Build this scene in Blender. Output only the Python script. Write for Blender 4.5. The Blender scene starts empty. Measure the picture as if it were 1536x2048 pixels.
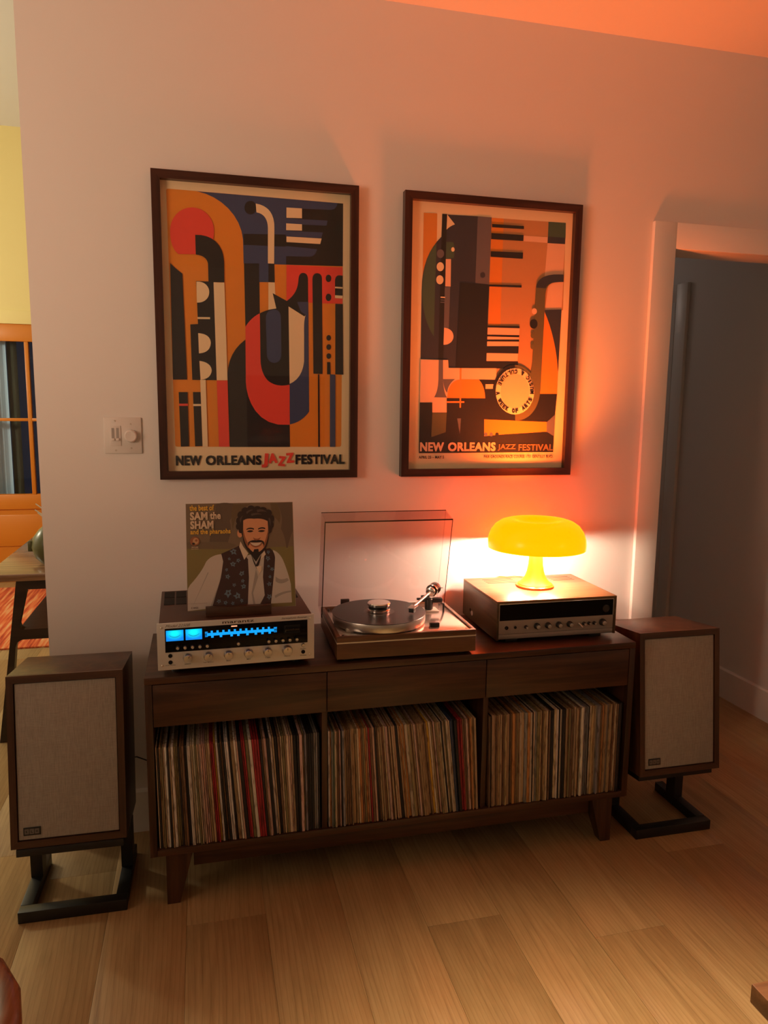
import bpy, bmesh, math, random
from mathutils import Vector, Matrix
PI = math.pi
random.seed(7)
sc = bpy.context.scene
COL = sc.collection

# ------------------------------------------------------------------ camera
cam = bpy.data.cameras.new('camera'); camo = bpy.data.objects.new('camera', cam); COL.objects.link(camo)
YAW, PIT, ROL = 0.24501, 0.14285, 0.01161
fw = Vector((math.sin(YAW)*math.cos(PIT), math.cos(YAW)*math.cos(PIT), -math.sin(PIT)))
r0 = Vector((math.cos(YAW), -math.sin(YAW), 0)); u0 = r0.cross(fw)
rr = math.cos(ROL)*r0 + math.sin(ROL)*u0; uu = -math.sin(ROL)*r0 + math.cos(ROL)*u0
camo.matrix_world = Matrix(((rr.x, uu.x, -fw.x, 0.50266), (rr.y, uu.y, -fw.y, -2.51806), (rr.z, uu.z, -fw.z, 1.48140), (0, 0, 0, 1)))
cam.sensor_fit = 'VERTICAL'; cam.sensor_height = 24.0; cam.lens = 24.0*1462.57/2048
cam.clip_start = 0.02
sc.camera = camo

# ------------------------------------------------------------------ world, room lights and added fills, exposure
w = bpy.data.worlds.new('world'); sc.world = w; w.use_nodes = True
w.node_tree.nodes['Background'].inputs[0].default_value = (0.02, 0.03, 0.06, 1)
w.node_tree.nodes['Background'].inputs[1].default_value = 0.3
sc.view_settings.view_transform = 'Standard'; sc.view_settings.look = 'None'
sc.view_settings.exposure = 0.0; sc.view_settings.gamma = 1.0; sc.view_settings.use_curve_mapping = False
def light(name, kind, loc, power, col, size=0.1, rot=None, **kw):
    l = bpy.data.lights.new(name, kind); l.energy = power; l.color = col
    if kind == 'AREA': l.size = size
    else: l.shadow_soft_size = size
    for k, v in kw.items(): setattr(l, k, v)
    o = bpy.data.objects.new(name, l); COL.objects.link(o); o.location = loc
    if rot: o.rotation_euler = rot
    return o
def aim(loc, to):
    return (Vector(to)-Vector(loc)).to_track_quat('-Z', 'Y').to_euler()
light('room_light', 'POINT', (3.85, -3.6, 1.75), 5, (1.0, 0.66, 0.44), 0.15)
light('corner_fill', 'POINT', (-3.2, -2.4, 2.0), 24, (1.0, 0.74, 0.54), 0.3)  # added soft fill for the general room level, not a known lamp
light('wall_fill', 'SPOT', (-1.5, -1.8, 1.7), 118, (1.0, 0.62, 0.40), 0.45, aim((-1.5, -1.8, 1.7), (0.15, 0, 2.45)), spot_size=1.56, spot_blend=1.0)  # added unseen spot that brightens the upper left of the back wall
light('kitchen_light', 'POINT', (-2.6, 2.0, 2.2), 120, (1.0, 0.90, 0.64), 0.15)
light('floor_light', 'SPOT', (1.35, -1.84, 2.7), 450, (1.0, 0.77, 0.46), 0.12, (0, 0, 0), spot_size=0.96, spot_blend=1.0)
light('hall_fill', 'POINT', (2.45, 2.5, 2.5), 2.4, (1.0, 0.78, 0.66), 0.1)  # added weak fill that lifts the dark hall, no known fixture

# ------------------------------------------------------------------ helpers
class MB:
    """collects shapes for ONE mesh object"""
    def __init__(s): s.bm = bmesh.new()
    def box(s, x0, x1, y0, y1, z0, z1, bev=0.0, M=None):
        r = bmesh.ops.create_cube(s.bm, size=1.0); vs = r['verts']
        bmesh.ops.scale(s.bm, vec=(x1-x0, y1-y0, z1-z0), verts=vs)
        bmesh.ops.translate(s.bm, vec=((x0+x1)/2, (y0+y1)/2, (z0+z1)/2), verts=vs)
        if bev > 0:
            es = list({e for v in vs for e in v.link_edges})
            o = bmesh.ops.bevel(s.bm, geom=es, offset=bev, segments=2, affect='EDGES', profile=0.5, clamp_overlap=True)
            vs = list({v for f in o['faces'] for v in f.verts} | {v for v in vs if v.is_valid})
        if M is not None: bmesh.ops.transform(s.bm, matrix=M, verts=vs)
        return s
    def lathe(s, prof, c=(0, 0, 0), n=48, axis='Z', closed=False, M=None):
        rings = []; new = []
        for (r, z) in prof:
            if r < 1e-6:
                v = s.bm.verts.new((0, 0, z)); rings.append([v]); new.append(v)
            else:
                ring = [s.bm.verts.new((r*math.cos(2*PI*k/n), r*math.sin(2*PI*k/n), z)) for k in range(n)]
                rings.append(ring); new += ring
        pr = list(zip(rings, rings[1:])) + ([(rings[-1], rings[0])] if closed else [])
        for a, b in pr:
            for k in range(n):
                q = [a[k % len(a)], a[(k+1) % len(a)], b[(k+1) % len(b)], b[k % len(b)]]
                q = list(dict.fromkeys(q))
                if len(q) > 2:
                    try: s.bm.faces.new(q)
                    except ValueError: pass
        if axis == 'Y': bmesh.ops.rotate(s.bm, matrix=Matrix.Rotation(PI/2, 3, 'X'), verts=new)   # +z -> -y
        if axis == 'X': bmesh.ops.rotate(s.bm, matrix=Matrix.Rotation(PI/2, 3, 'Y'), verts=new)   # +z -> +x
        if M is not None: bmesh.ops.transform(s.bm, matrix=M, verts=new)
        bmesh.ops.translate(s.bm, vec=c, verts=new)
        return s
    def cyl(s, c, r, h, axis='Z', n=24, bev=0.0, M=None):
        p = [(0, 0), (r-bev, 0), (r, bev), (r, h-bev), (r-bev, h), (0, h)] if bev else [(0, 0), (r, 0), (r, h), (0, h)]
        return s.lathe(p, c, n, axis, M=M)
    def tube(s, pts, r, n=10):
        pts = [Vector(p) for p in pts]; rings = []
        up = Vector((0.31, 0.22, 0.92)).normalized()
        for i, p in enumerate(pts):
            t = (pts[min(i+1, len(pts)-1)] - pts[max(i-1, 0)]).normalized()
            a = t.cross(up)
            if a.length < 0.05: a = t.cross(Vector((1, 0, 0)))
            a.normalize(); b = t.cross(a)
            ra = r[i] if isinstance(r, (list, tuple)) else r
            rings.append([s.bm.verts.new(p + a*ra*math.cos(2*PI*k/n) + b*ra*math.sin(2*PI*k/n)) for k in range(n)])
        for a, b in zip(rings, rings[1:]):
            for k in range(n): s.bm.faces.new((a[k], a[(k+1) % n], b[(k+1) % n], b[k]))
        s.bm.faces.new(rings[0][::-1]); s.bm.faces.new(rings[-1])
        return s
    def prism(s, poly, d0, d1, axis='Y'):
        """polygon in the plane across `axis`, extruded from d0 to d1"""
        def P(a, b, d): return {'Y': (a, d, b), 'X': (d, a, b), 'Z': (a, b, d)}[axis]
        A = [s.bm.verts.new(P(a, b, d0)) for a, b in poly]; B = [s.bm.verts.new(P(a, b, d1)) for a, b in poly]
        s.bm.faces.new(A); s.bm.faces.new(B[::-1]); n = len(poly)
        for k in range(n): s.bm.faces.new((A[k], B[k], B[(k+1) % n], A[(k+1) % n]))
        return s
    def hexa(s, bot, top):
        A = [s.bm.verts.new(p) for p in bot]; B = [s.bm.verts.new(p) for p in top]
        s.bm.faces.new(A[::-1]); s.bm.faces.new(B)
        for k in range(4): s.bm.faces.new((A[k], A[(k+1) % 4], B[(k+1) % 4], B[k]))
        return s
    def mesh(s, name, mat, smooth=True):
        bmesh.ops.recalc_face_normals(s.bm, faces=s.bm.faces)
        me = bpy.data.meshes.new(name); s.bm.to_mesh(me); s.bm.free()
        if mat: me.materials.append(mat)
        if smooth:
            me.polygons.foreach_set('use_smooth', [True]*len(me.polygons))
            try: me.set_sharp_from_angle(angle=math.radians(35))
            except Exception: pass
        return me
    def obj(s, name, mat, parent=None, smooth=True, label=None):
        return put(name, s.mesh(name, mat, smooth), parent, label)
def put(name, me, parent=None, label=None):
    o = bpy.data.objects.new(name, me); COL.objects.link(o)
    if parent is not None: o.parent = parent
    if label: o['label'] = label
    return o
def thing(name, label, cat, loc=(0, 0, 0), rz=0.0, group=None):
    o = bpy.data.objects.new(name, None); COL.objects.link(o); o.empty_display_size = 0.05
    o.location = loc; o.rotation_euler = (0, 0, rz)
    return tag(o, label, cat, group)
def tag(o, label, cat, group=None):
    o['label'] = label; o['category'] = cat
    if group: o['group'] = group
    return o
def struct(o): o['kind'] = 'structure'; return o

# ------------------------------------------------------------------ materials
def nt(name):
    m = bpy.data.materials.new(name); m.use_nodes = True
    t = m.node_tree; return m, t, t.nodes['Principled BSDF']
def plain(name, col, rough=0.5, metal=0.0, emit=None, es=0.0, coat=0.0):
    m, t, b = nt(name)
    b.inputs['Base Color'].default_value = (*col, 1); b.inputs['Roughness'].default_value = rough
    b.inputs['Metallic'].default_value = metal; b.inputs['Coat Weight'].default_value = coat
    if emit: b.inputs['Emission Color'].default_value = (*emit, 1); b.inputs['Emission Strength'].default_value = es
    return m
def N(t, kind, **kw):
    n = t.nodes.new(kind)
    for k, v in kw.items(): setattr(n, k, v)
    return n
def ramp(t, stops):
    r = N(t, 'ShaderNodeValToRGB'); e = r.color_ramp.elements
    while len(e) < len(stops): e.new(0.5)
    for i, (p, c) in enumerate(stops): e[i].position = p; e[i].color = (*c, 1)
    return r
def bump(t, b, h, strength, dist=0.002):
    n = N(t, 'ShaderNodeBump'); n.inputs['Strength'].default_value = strength; n.inputs['Distance'].default_value = dist
    t.links.new(h, n.inputs['Height']); t.links.new(n.outputs[0], b.inputs['Normal'])
def paint(name, col, rough=0.6, bs=0.12, scale=260):
    m, t, b = nt(name)
    tc = N(t, 'ShaderNodeTexCoord'); n = N(t, 'ShaderNodeTexNoise'); n.inputs['Scale'].default_value = scale; n.inputs['Detail'].default_value = 3
    t.links.new(tc.outputs['Object'], n.inputs['Vector'])
    b.inputs['Base Color'].default_value = (*col, 1); b.inputs['Roughness'].default_value = rough
    bump(t, b, n.outputs['Fac'], bs, 0.001)
    return m
def wood(name, dark, mid, light_, axis='X', scale=1.0, rough=0.42, rand=False, ring=0.5, spec=0.5, figure=False):
    """grain runs along `axis` of the object"""
    m, t, b = nt(name); L = t.links.new
    tc = N(t, 'ShaderNodeTexCoord'); mp = N(t, 'ShaderNodeMapping')
    sx = {'X': (0.06, 1, 1), 'Y': (1, 0.06, 1), 'Z': (1, 1, 0.06)}[axis]
    mp.inputs['Scale'].default_value = tuple(a*scale for a in sx)
    src = tc.outputs['Object']
    oi = N(t, 'ShaderNodeObjectInfo')
    if rand:
        ad = N(t, 'ShaderNodeVectorMath', operation='MULTIPLY_ADD'); cb = N(t, 'ShaderNodeCombineXYZ')
        for k in range(3): L(oi.outputs['Random'], cb.inputs[k])
        L(cb.outputs[0], ad.inputs[0]); ad.inputs[1].default_value = (37.1, 91.7, 53.3); L(src, ad.inputs[2]); src = ad.outputs[0]
    L(src, mp.inputs['Vector'])
    n1 = N(t, 'ShaderNodeTexNoise'); n1.inputs['Scale'].default_value = 9; n1.inputs['Detail'].default_value = 6; n1.inputs['Distortion'].default_value = 0.6
    L(mp.outputs[0], n1.inputs['Vector'])
    n2 = N(t, 'ShaderNodeTexNoise'); n2.inputs['Scale'].default_value = 140; n2.inputs['Detail'].default_value = 3
    L(mp.outputs[0], n2.inputs['Vector'])
    mu = N(t, 'ShaderNodeMath', operation='MULTIPLY'); L(n1.outputs['Fac'], mu.inputs[0]); mu.inputs[1].default_value = 7.0
    fr = N(t, 'ShaderNodeMath', operation='PINGPONG'); L(mu.outputs[0], fr.inputs[0]); fr.inputs[1].default_value = 1.0
    mx = N(t, 'ShaderNodeMix'); mx.inputs['Factor'].default_value = ring
    L(n1.outputs['Fac'], mx.inputs['A']); L(fr.outputs[0], mx.inputs['B'])
    m2 = N(t, 'ShaderNodeMix'); m2.inputs['Factor'].default_value = 0.3
    L(mx.outputs[0], m2.inputs['A']); L(n2.outputs['Fac'], m2.inputs['B'])
    rp = ramp(t, [(0.22, dark), (0.5, mid), (0.78, light_)]); L(m2.outputs[0], rp.inputs[0])
    out = rp.outputs[0]
    if rand:
        hs = N(t, 'ShaderNodeHueSaturation'); mr = N(t, 'ShaderNodeMapRange'); L(oi.outputs['Random'], mr.inputs['Value'])
        mr.inputs['To Min'].default_value = 0.95; mr.inputs['To Max'].default_value = 1.05
        L(mr.outputs[0], hs.inputs['Value']); L(out, hs.inputs['Color']); out = hs.outputs[0]
    if figure:   # flame figure and the odd dark knot
        m3 = N(t, 'ShaderNodeMapping'); m3.inputs['Scale'].default_value = (1, 0.16, 1); L(src, m3.inputs['Vector'])
        wv = N(t, 'ShaderNodeTexWave', wave_type='BANDS', bands_direction='X', wave_profile='SAW'); wv.inputs['Scale'].default_value = 24; wv.inputs['Distortion'].default_value = 26
        wv.inputs['Detail'].default_value = 1.5; wv.inputs['Detail Scale'].default_value = 0.22; wv.inputs['Detail Roughness'].default_value = 0.4; L(m3.outputs[0], wv.inputs['Vector'])
        r3 = ramp(t, [(0.0, (0.70, 0.66, 0.60)), (0.22, (0.94, 0.93, 0.92)), (0.6, (1.0, 1.0, 1.0))]); L(wv.outputs['Fac'], r3.inputs[0])
        x3 = N(t, 'ShaderNodeMix', data_type='RGBA', blend_type='MULTIPLY'); x3.inputs['Factor'].default_value = 0.75; L(out, x3.inputs['A']); L(r3.outputs[0], x3.inputs['B'])
        m4 = N(t, 'ShaderNodeMapping'); m4.inputs['Scale'].default_value = (1, 0.5, 1); L(src, m4.inputs['Vector'])
        vo = N(t, 'ShaderNodeTexVoronoi'); vo.inputs['Scale'].default_value = 4.2; L(m4.outputs[0], vo.inputs['Vector'])
        r4 = ramp(t, [(0.0, (0.45, 0.38, 0.32)), (0.05, (0.72, 0.66, 0.6)), (0.13, (1, 1, 1))]); L(vo.outputs['Distance'], r4.inputs[0])
        x4 = N(t, 'ShaderNodeMix', data_type='RGBA', blend_type='MULTIPLY'); x4.inputs['Factor'].default_value = 0.8; L(x3.outputs['Result'], x4.inputs['A']); L(r4.outputs[0], x4.inputs['B']); out = x4.outputs['Result']
    L(out, b.inputs['Base Color']); b.inputs['Roughness'].default_value = rough
    b.inputs['Specular IOR Level'].default_value = spec
    bump(t, b, n2.outputs['Fac'], 0.12, 0.001)
    return m
def fabric(name, c1, c2):
    m, t, b = nt(name); L = t.links.new
    tc = N(t, 'ShaderNodeTexCoord'); mp = N(t, 'ShaderNodeMapping'); mp.inputs['Scale'].default_value = (1, 1, 0.06); L(tc.outputs['Object'], mp.inputs['Vector'])
    n = N(t, 'ShaderNodeTexNoise'); n.inputs['Scale'].default_value = 600; n.inputs['Detail'].default_value = 3; L(mp.outputs[0], n.inputs['Vector'])
    mp2 = N(t, 'ShaderNodeMapping'); mp2.inputs['Scale'].default_value = (0.08, 1, 1); L(tc.outputs['Object'], mp2.inputs['Vector'])
    n2 = N(t, 'ShaderNodeTexNoise'); n2.inputs['Scale'].default_value = 650; L(mp2.outputs[0], n2.inputs['Vector'])
    a = N(t, 'ShaderNodeMix'); a.inputs['Factor'].default_value = 0.35; L(n.outputs['Fac'], a.inputs['A']); L(n2.outputs['Fac'], a.inputs['B'])
    rp = ramp(t, [(0.36, c1), (0.62, c2)]); L(a.outputs[0], rp.inputs[0]); L(rp.outputs[0], b.inputs['Base Color'])
    b.inputs['Roughness'].default_value = 0.9; bump(t, b, a.outputs[0], 0.4, 0.001)
    return m
def clear(name, tint, refl=1.0, ior=1.45, flat=None):
    """thin clear sheet: tinted transmission with a Fresnel gloss"""
    m = bpy.data.materials.new(name); m.use_nodes = True; t = m.node_tree; L = t.links.new
    t.nodes.remove(t.nodes['Principled BSDF'])
    tr = N(t, 'ShaderNodeBsdfTransparent'); tr.inputs[0].default_value = (*tint, 1)
    gl = N(t, 'ShaderNodeBsdfGlossy'); gl.inputs['Roughness'].default_value = 0.02; gl.inputs['Color'].default_value = (refl, refl, refl, 1)
    f = N(t, 'ShaderNodeFresnel'); f.inputs[0].default_value = ior
    mx = N(t, 'ShaderNodeMixShader'); (L(f.outputs[0], mx.inputs[0]) if flat is None else setattr(mx.inputs[0], 'default_value', flat)); L(tr.outputs[0], mx.inputs[1]); L(gl.outputs[0], mx.inputs[2])
    L(mx.outputs[0], t.nodes['Material Output'].inputs[0])
    return m
def printed(name, rough=0.55):
    m, t, b = nt(name); a = N(t, 'ShaderNodeAttribute'); a.attribute_name = 'Col'
    t.links.new(a.outputs['Color'], b.inputs['Base Color']); b.inputs['Roughness'].default_value = rough
    return m
M_wall = paint('white_wall_paint', (0.74, 0.72, 0.70))
M_trim = paint('white_trim_paint', (0.78, 0.76, 0.73), 0.35, 0.03, 60)
M_yel = paint('cream_wall_paint', (0.80, 0.66, 0.28))
M_door = paint('orange_door_paint', (0.62, 0.20, 0.015), 0.35, 0.02, 40)
M_oak = wood('oak_plank', (0.27, 0.165, 0.072), (0.38, 0.245, 0.112), (0.46, 0.315, 0.155), 'Y', 2.4, 0.42, rand=True, ring=0.35, figure=True)
WD = ((0.020, 0.0075, 0.0035), (0.052, 0.020, 0.0085), (0.095, 0.038, 0.017))
M_wal_x = wood('walnut_grain_across', *WD, 'X', 1.6, 0.36)
M_wal_y = wood('walnut_grain_deep', *WD, 'Y', 1.6, 0.36)
M_wal_z = wood('walnut_grain_upright', *WD, 'Z', 1.6, 0.36)
SP = ((0.026, 0.010, 0.005), (0.062, 0.026, 0.012), (0.11, 0.05, 0.024))
M_spk = wood('speaker_walnut', *SP, 'X', 1.6, 0.36)
M_spk_z = wood('speaker_walnut_upright', *SP, 'Z', 1.6, 0.36)
M_teak_x = wood('teak_grain', (0.05, 0.019, 0.007), (0.11, 0.045, 0.016), (0.17, 0.075, 0.028), 'X', 2.0, 0.4)
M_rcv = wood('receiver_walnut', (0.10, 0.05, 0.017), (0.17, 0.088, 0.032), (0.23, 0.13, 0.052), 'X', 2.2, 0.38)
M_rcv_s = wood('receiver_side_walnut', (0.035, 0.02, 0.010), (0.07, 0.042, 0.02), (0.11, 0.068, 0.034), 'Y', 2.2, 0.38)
M_frame = wood('frame_wood', (0.018, 0.006, 0.004), (0.04, 0.013, 0.008), (0.07, 0.024, 0.014), 'X', 2.0, 0.3)
M_frame_z = wood('frame_wood_upright', (0.018, 0.006, 0.004), (0.04, 0.013, 0.008), (0.07, 0.024, 0.014), 'Z', 2.0, 0.3)
M_dark = wood('espresso_wood', (0.012, 0.006, 0.004), (0.024, 0.012, 0.008), (0.045, 0.022, 0.014), 'X', 1.5, 0.3)
M_linen = fabric('linen_grille', (0.29, 0.26, 0.22), (0.39, 0.35, 0.30))
M_steel = plain('black_steel', (0.006, 0.006, 0.006), 0.45)
M_black = plain('black_plastic', (0.008, 0.008, 0.008), 0.4)
M_gap = plain('matt_black', (0.003, 0.003, 0.003), 0.9)
M_alu = plain('brushed_aluminium', (0.62, 0.57, 0.50), 0.42, 0.75)
M_face = plain('champagne_faceplate', (0.60, 0.58, 0.55), 0.45, 0.3)
M_face2 = plain('dull_champagne_panel', (0.34, 0.29, 0.25), 0.45, 0.35)
M_chrome = plain('chrome', (0.85, 0.82, 0.80), 0.08, 1.0)
M_knob = plain('turned_aluminium', (0.56, 0.53, 0.50), 0.34, 1.0)
M_smoke = clear('smoked_acrylic', (0.94, 0.89, 0.90), 0.9, 1.3, 0.035)
M_edge = plain('acrylic_edge', (0.03, 0.012, 0.014), 0.15)
M_glass = clear('picture_glass', (0.99, 0.99, 0.99), 1.0, 1.25, 0.02)
M_pane = clear('window_glass', (0.92, 0.94, 0.95), 1.0, 1.45, 0.025)
M_dglass = plain('black_dial_glass', (0.004, 0.003, 0.003), 0.12)
M_dglass.node_tree.nodes['Principled BSDF'].inputs['Specular IOR Level'].default_value = 0.12
M_vinyl = plain('black_vinyl', (0.010, 0.008, 0.008), 0.33)
M_platter = plain('machined_alloy', (0.55, 0.53, 0.50), 0.3, 0.9)
M_plate = plain('satin_top_plate', (0.62, 0.55, 0.50), 0.16, 0.85)
M_print = printed('printed_paper')
M_blue = plain('blue_dial_light', (0, 0.02, 0.05), 0.4, emit=(0.0, 0.36, 1.0), es=1.1)
M_red = plain('stereo_lamp', (0.2, 0.05, 0.02), 0.4, emit=(1.0, 0.42, 0.22), es=1.1)
M_ink = plain('dark_print_ink', (0.02, 0.015, 0.012), 0.6)
M_white = plain('white_plastic', (0.68, 0.65, 0.62), 0.5)
M_case = plain('brown_metal_case', (0.055, 0.022, 0.014), 0.45, 0.2)
def meter_mat():
    m, t, b = nt('meter_backlight'); L = t.links.new
    tc = N(t, 'ShaderNodeTexCoord'); mp = N(t, 'ShaderNodeMapping'); L(tc.outputs['Object'], mp.inputs['Vector'])
    mp.inputs['Location'].default_value = (0, 0, -0.35); mp.inputs['Scale'].default_value = (38, 1, 50)
    g = N(t, 'ShaderNodeTexGradient', gradient_type='SPHERICAL'); L(mp.outputs[0], g.inputs['Vector'])
    rp = ramp(t, [(0.0, (0.0, 0.26, 0.9)), (0.75, (0.0, 1.0, 1.1))]); L(g.outputs['Fac'], rp.inputs[0])
    L(rp.outputs[0], b.inputs['Emission Color']); b.inputs['Emission Strength'].default_value = 1.0
    b.inputs['Base Color'].default_value = (0, 0.02, 0.03, 1)
    return m
M_meter = meter_mat()
def rug_mat():
    m, t, b = nt('striped_rug'); L = t.links.new
    tc = N(t, 'ShaderNodeTexCoord'); mp = N(t, 'ShaderNodeMapping'); mp.inputs['Scale'].default_value = (1, 0.05, 1); L(tc.outputs['Object'], mp.inputs['Vector'])
    n = N(t, 'ShaderNodeTexNoise'); n.inputs['Scale'].default_value = 55; n.inputs['Detail'].default_value = 3; L(mp.outputs[0], n.inputs['Vector'])
    rp = ramp(t, [(0.3, (0.30, 0.03, 0.01)), (0.46, (0.62, 0.10, 0.03)), (0.56, (0.72, 0.2, 0.06)), (0.7, (0.75, 0.42, 0.2))]); L(n.outputs['Fac'], rp.inputs[0])
    L(rp.outputs[0], b.inputs['Base Color']); b.inputs['Roughness'].default_value = 0.95
    bump(t, b, n.outputs['Fac'], 0.5, 0.004)
    return m
M_rug = rug_mat()
def sleeve_mat():
    """card sleeves: each object's own colour with scuffed edges and print flecks"""
    m, t, b = nt('card_sleeve'); L = t.links.new
    oi = N(t, 'ShaderNodeObjectInfo'); tc = N(t, 'ShaderNodeTexCoord')
    mp = N(t, 'ShaderNodeMapping'); mp.inputs['Scale'].default_value = (1.5, 1, 0.25); L(tc.outputs['Object'], mp.inputs['Vector'])
    ad = N(t, 'ShaderNodeVectorMath', operation='MULTIPLY_ADD'); cb = N(t, 'ShaderNodeCombineXYZ')
    for k in range(3): L(oi.outputs['Random'], cb.inputs[k])
    L(cb.outputs[0], ad.inputs[0]); ad.inputs[1].default_value = (41.0, 77.0, 19.0); L(mp.outputs[0], ad.inputs[2])
    n = N(t, 'ShaderNodeTexNoise'); n.inputs['Scale'].default_value = 90; n.inputs['Detail'].default_value = 4; L(ad.outputs[0], n.inputs['Vector'])
    rp = ramp(t, [(0.36, (0.35, 0.30, 0.25)), (0.47, (0.95, 0.95, 0.95)), (0.62, (1, 1, 1)), (0.74, (1.25, 1.2, 1.1))]); L(n.outputs['Fac'], rp.inputs[0])
    mx = N(t, 'ShaderNodeMix', data_type='RGBA', blend_type='MULTIPLY'); mx.inputs['Factor'].default_value = 0.8
    L(oi.outputs['Color'], mx.inputs['A']); L(rp.outputs[0], mx.inputs['B'])
    L(mx.outputs['Result'], b.inputs['Base Color']); b.inputs['Roughness'].default_value = 0.6
    return m
M_sleeve = sleeve_mat()

# ------------------------------------------------------------------ flat print: polygons and lettering in millimetres
class Print:
    def __init__(s, step=6e-5): s.v = []; s.f = []; s.c = []; s.k = 0; s.step = step
    def poly(s, pts, col):
        d = -s.k*s.step; s.k += 1; i = len(s.v)
        s.v += [(u/1000, d, v/1000) for u, v in pts]; s.f.append(list(range(i, i+len(pts)))); s.c.append(col)
    def art(s, text, pal):
        for ln in text.strip().split('\n'):
            q = ln.split(); s.poly([tuple(map(float, p.split(','))) for p in q[1:]], pal[q[0]])
    def text(s, body, col, box=None, bold=0.0, shear=0.0, ang=None, at=None, h=None, w=None):
        """one line of lettering; bold letters are thickened by overlapping shifted copies"""
        c = bpy.data.curves.new('t', 'FONT'); c.body = body; c.offset = min(bold, 0.015); c.shear = shear; c.resolution_u = 3; c.space_character = 1.0+bold*1.3
        o = bpy.data.objects.new('t', c); COL.objects.link(o)
        me = bpy.data.meshes.new_from_object(o.evaluated_get(bpy.context.evaluated_depsgraph_get()))
        vs = [(v.co.x, v.co.y) for v in me.vertices]; fs = [list(p.vertices) for p in me.polygons]
        bpy.data.objects.remove(o); bpy.data.curves.remove(c); bpy.data.meshes.remove(me)
        x0 = min(a for a, b in vs); x1 = max(a for a, b in vs); y0 = min(b for a, b in vs); y1 = max(b for a, b in vs)
        if box: u0, v0, u1, v1 = box; at = ((u0+u1)/2, (v0+v1)/2); w, h = u1-u0, v1-v0
        if ang is None: ang = 0.0
        if w is None: w = h*(x1-x0)/(y1-y0)
        d = max(bold-0.015, 0)*h
        sx, sy = (w-2*d)/(x1-x0), (h-2*d)/(y1-y0); ca, sa = math.cos(ang), math.sin(ang)
        for ox, oy in (((-d, -d), (d, -d), (-d, d), (d, d), (0, 0)) if d > 0 else ((0, 0),)):
            P = []
            for a, b in vs:
                a = (a-(x0+x1)/2)*sx+ox; b = (b-(y0+y1)/2)*sy+oy; P.append((at[0]+a*ca-b*sa, at[1]+a*sa+b*ca))
            dd = -s.k*s.step; s.k += 0.2; i = len(s.v)
            s.v += [(u/1000, dd, v/1000) for u, v in P]
            for f in fs: s.f.append([i+k for k in f]); s.c.append(col)
        s.k += 1
    def obj(s, name, parent, loc=(0, 0, 0), mat=None, rot=None):
        me = bpy.data.meshes.new(name); me.from_pydata(s.v, [], s.f)
        at = me.color_attributes.new('Col', 'FLOAT_COLOR', 'CORNER'); k = 0
        data = []
        for p, c in zip(me.polygons, s.c): data += list((*c, 1.0))*p.loop_total
        at.data.foreach_set('color', data)
        me.materials.append(mat or M_print)
        o = put(name, me, parent); o.location = loc
        if rot: o.rotation_euler = rot
        return o

# ------------------------------------------------------------------ the room
CEIL = 2.79
DX0, DX1, DH = 2.241, 3.03, 2.079           # doorway in the back wall
struct(MB().prism([(0, 0), (DX0, 0), (DX0, DH), (DX1, DH), (DX1, 0), (4.2, 0), (4.2, CEIL), (0, CEIL)], 0, 0.12).obj('wall_back', M_wall, smooth=False))
struct(MB().box(4.2, 4.3, -5.0, 0.12, 0, CEIL).obj('wall_right', M_wall))
struct(MB().box(-3.6, -3.5, -5.0, 4.1, 0, 4.4).obj('wall_left', M_wall))
# far wall with the opening of the orange front door
FX0, FX1, FH = -1.303, -0.393, 2.101
struct(MB().prism([(-3.5, 0), (FX0, 0), (FX0, FH), (FX1, FH), (FX1, 0), (1.9, 0), (1.9, 3.6), (-3.5, 3.6)], 4.0, 4.12).obj('wall_far', M_yel, smooth=False))
struct(MB().box(1.9, 2.0, 0.12, 4.1, 0, 4.4).obj('wall_inner', M_wall))
struct(MB().box(-3.5, 0.0, 0.06, 0.12, CEIL, 4.4).obj('wall_header', M_wall))
struct(MB().box(0.0, 2.0, 0.06, 0.12, CEIL, 4.4).obj('wall_upper', M_wall))
struct(MB().box(3.12, 3.22, 0.12, 3.3, 0, CEIL).obj('wall_hall_right', M_wall))
struct(MB().box(2.0, 3.22, 3.2, 3.3, 0, CEIL).obj('wall_hall_end', M_wall))
struct(MB().box(2.0, 2.06, 0.12, 3.2, 0, CEIL).obj('wall_hall_left', M_wall))
struct(MB().box(-3.6, 4.3, -5.0, 0.06, CEIL, CEIL+0.08).obj('ceiling', M_wall))
struct(MB().box(2.0, 3.3, 0.06, 3.3, CEIL, CEIL+0.08).obj('ceiling_hall', M_wall))
struct(MB().hexa([(-3.6, 0.06, 4.25), (2.0, 0.06, 4.25), (2.0, 4.1, 3.57), (-3.6, 4.1, 3.57)], [(-3.6, 0.06, 4.33), (2.0, 0.06, 4.33), (2.0, 4.1, 3.65), (-3.6, 4.1, 3.65)]).obj('ceiling_vault', M_wall, smooth=False))
# wall behind the camera with a dark night window
WX0, WX1, WZ0, WZ1 = 0.95, 1.75, 0.55, 1.78
wf = MB()
for a in ((-3.6, WX0, 0, CEIL), (WX1, 4.3, 0, CEIL), (WX0, WX1, 0, WZ0), (WX0, WX1, WZ1, CEIL)): wf.box(a[0], a[1], -5.1, -5.0, a[2], a[3])
bmesh.ops.remove_doubles(wf.bm, verts=wf.bm.verts, dist=1e-5)
struct(wf.obj('wall_front', M_wall, smooth=False))
wn = struct(MB().box(WX0, WX1, -5.09, -5.08, WZ0, WZ1).obj('window_1', M_pane))
for a in ((WX0-.07, WX0, WZ0-.07, WZ1+.07), (WX1, WX1+.07, WZ0-.07, WZ1+.07), (WX0, WX1, WZ0-.07, WZ0), (WX0, WX1, WZ1, WZ1+.07)):
    MB().box(a[0], a[1], -5.0, -4.98, a[2], a[3]).obj('casing_board', M_trim, wn)

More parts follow.
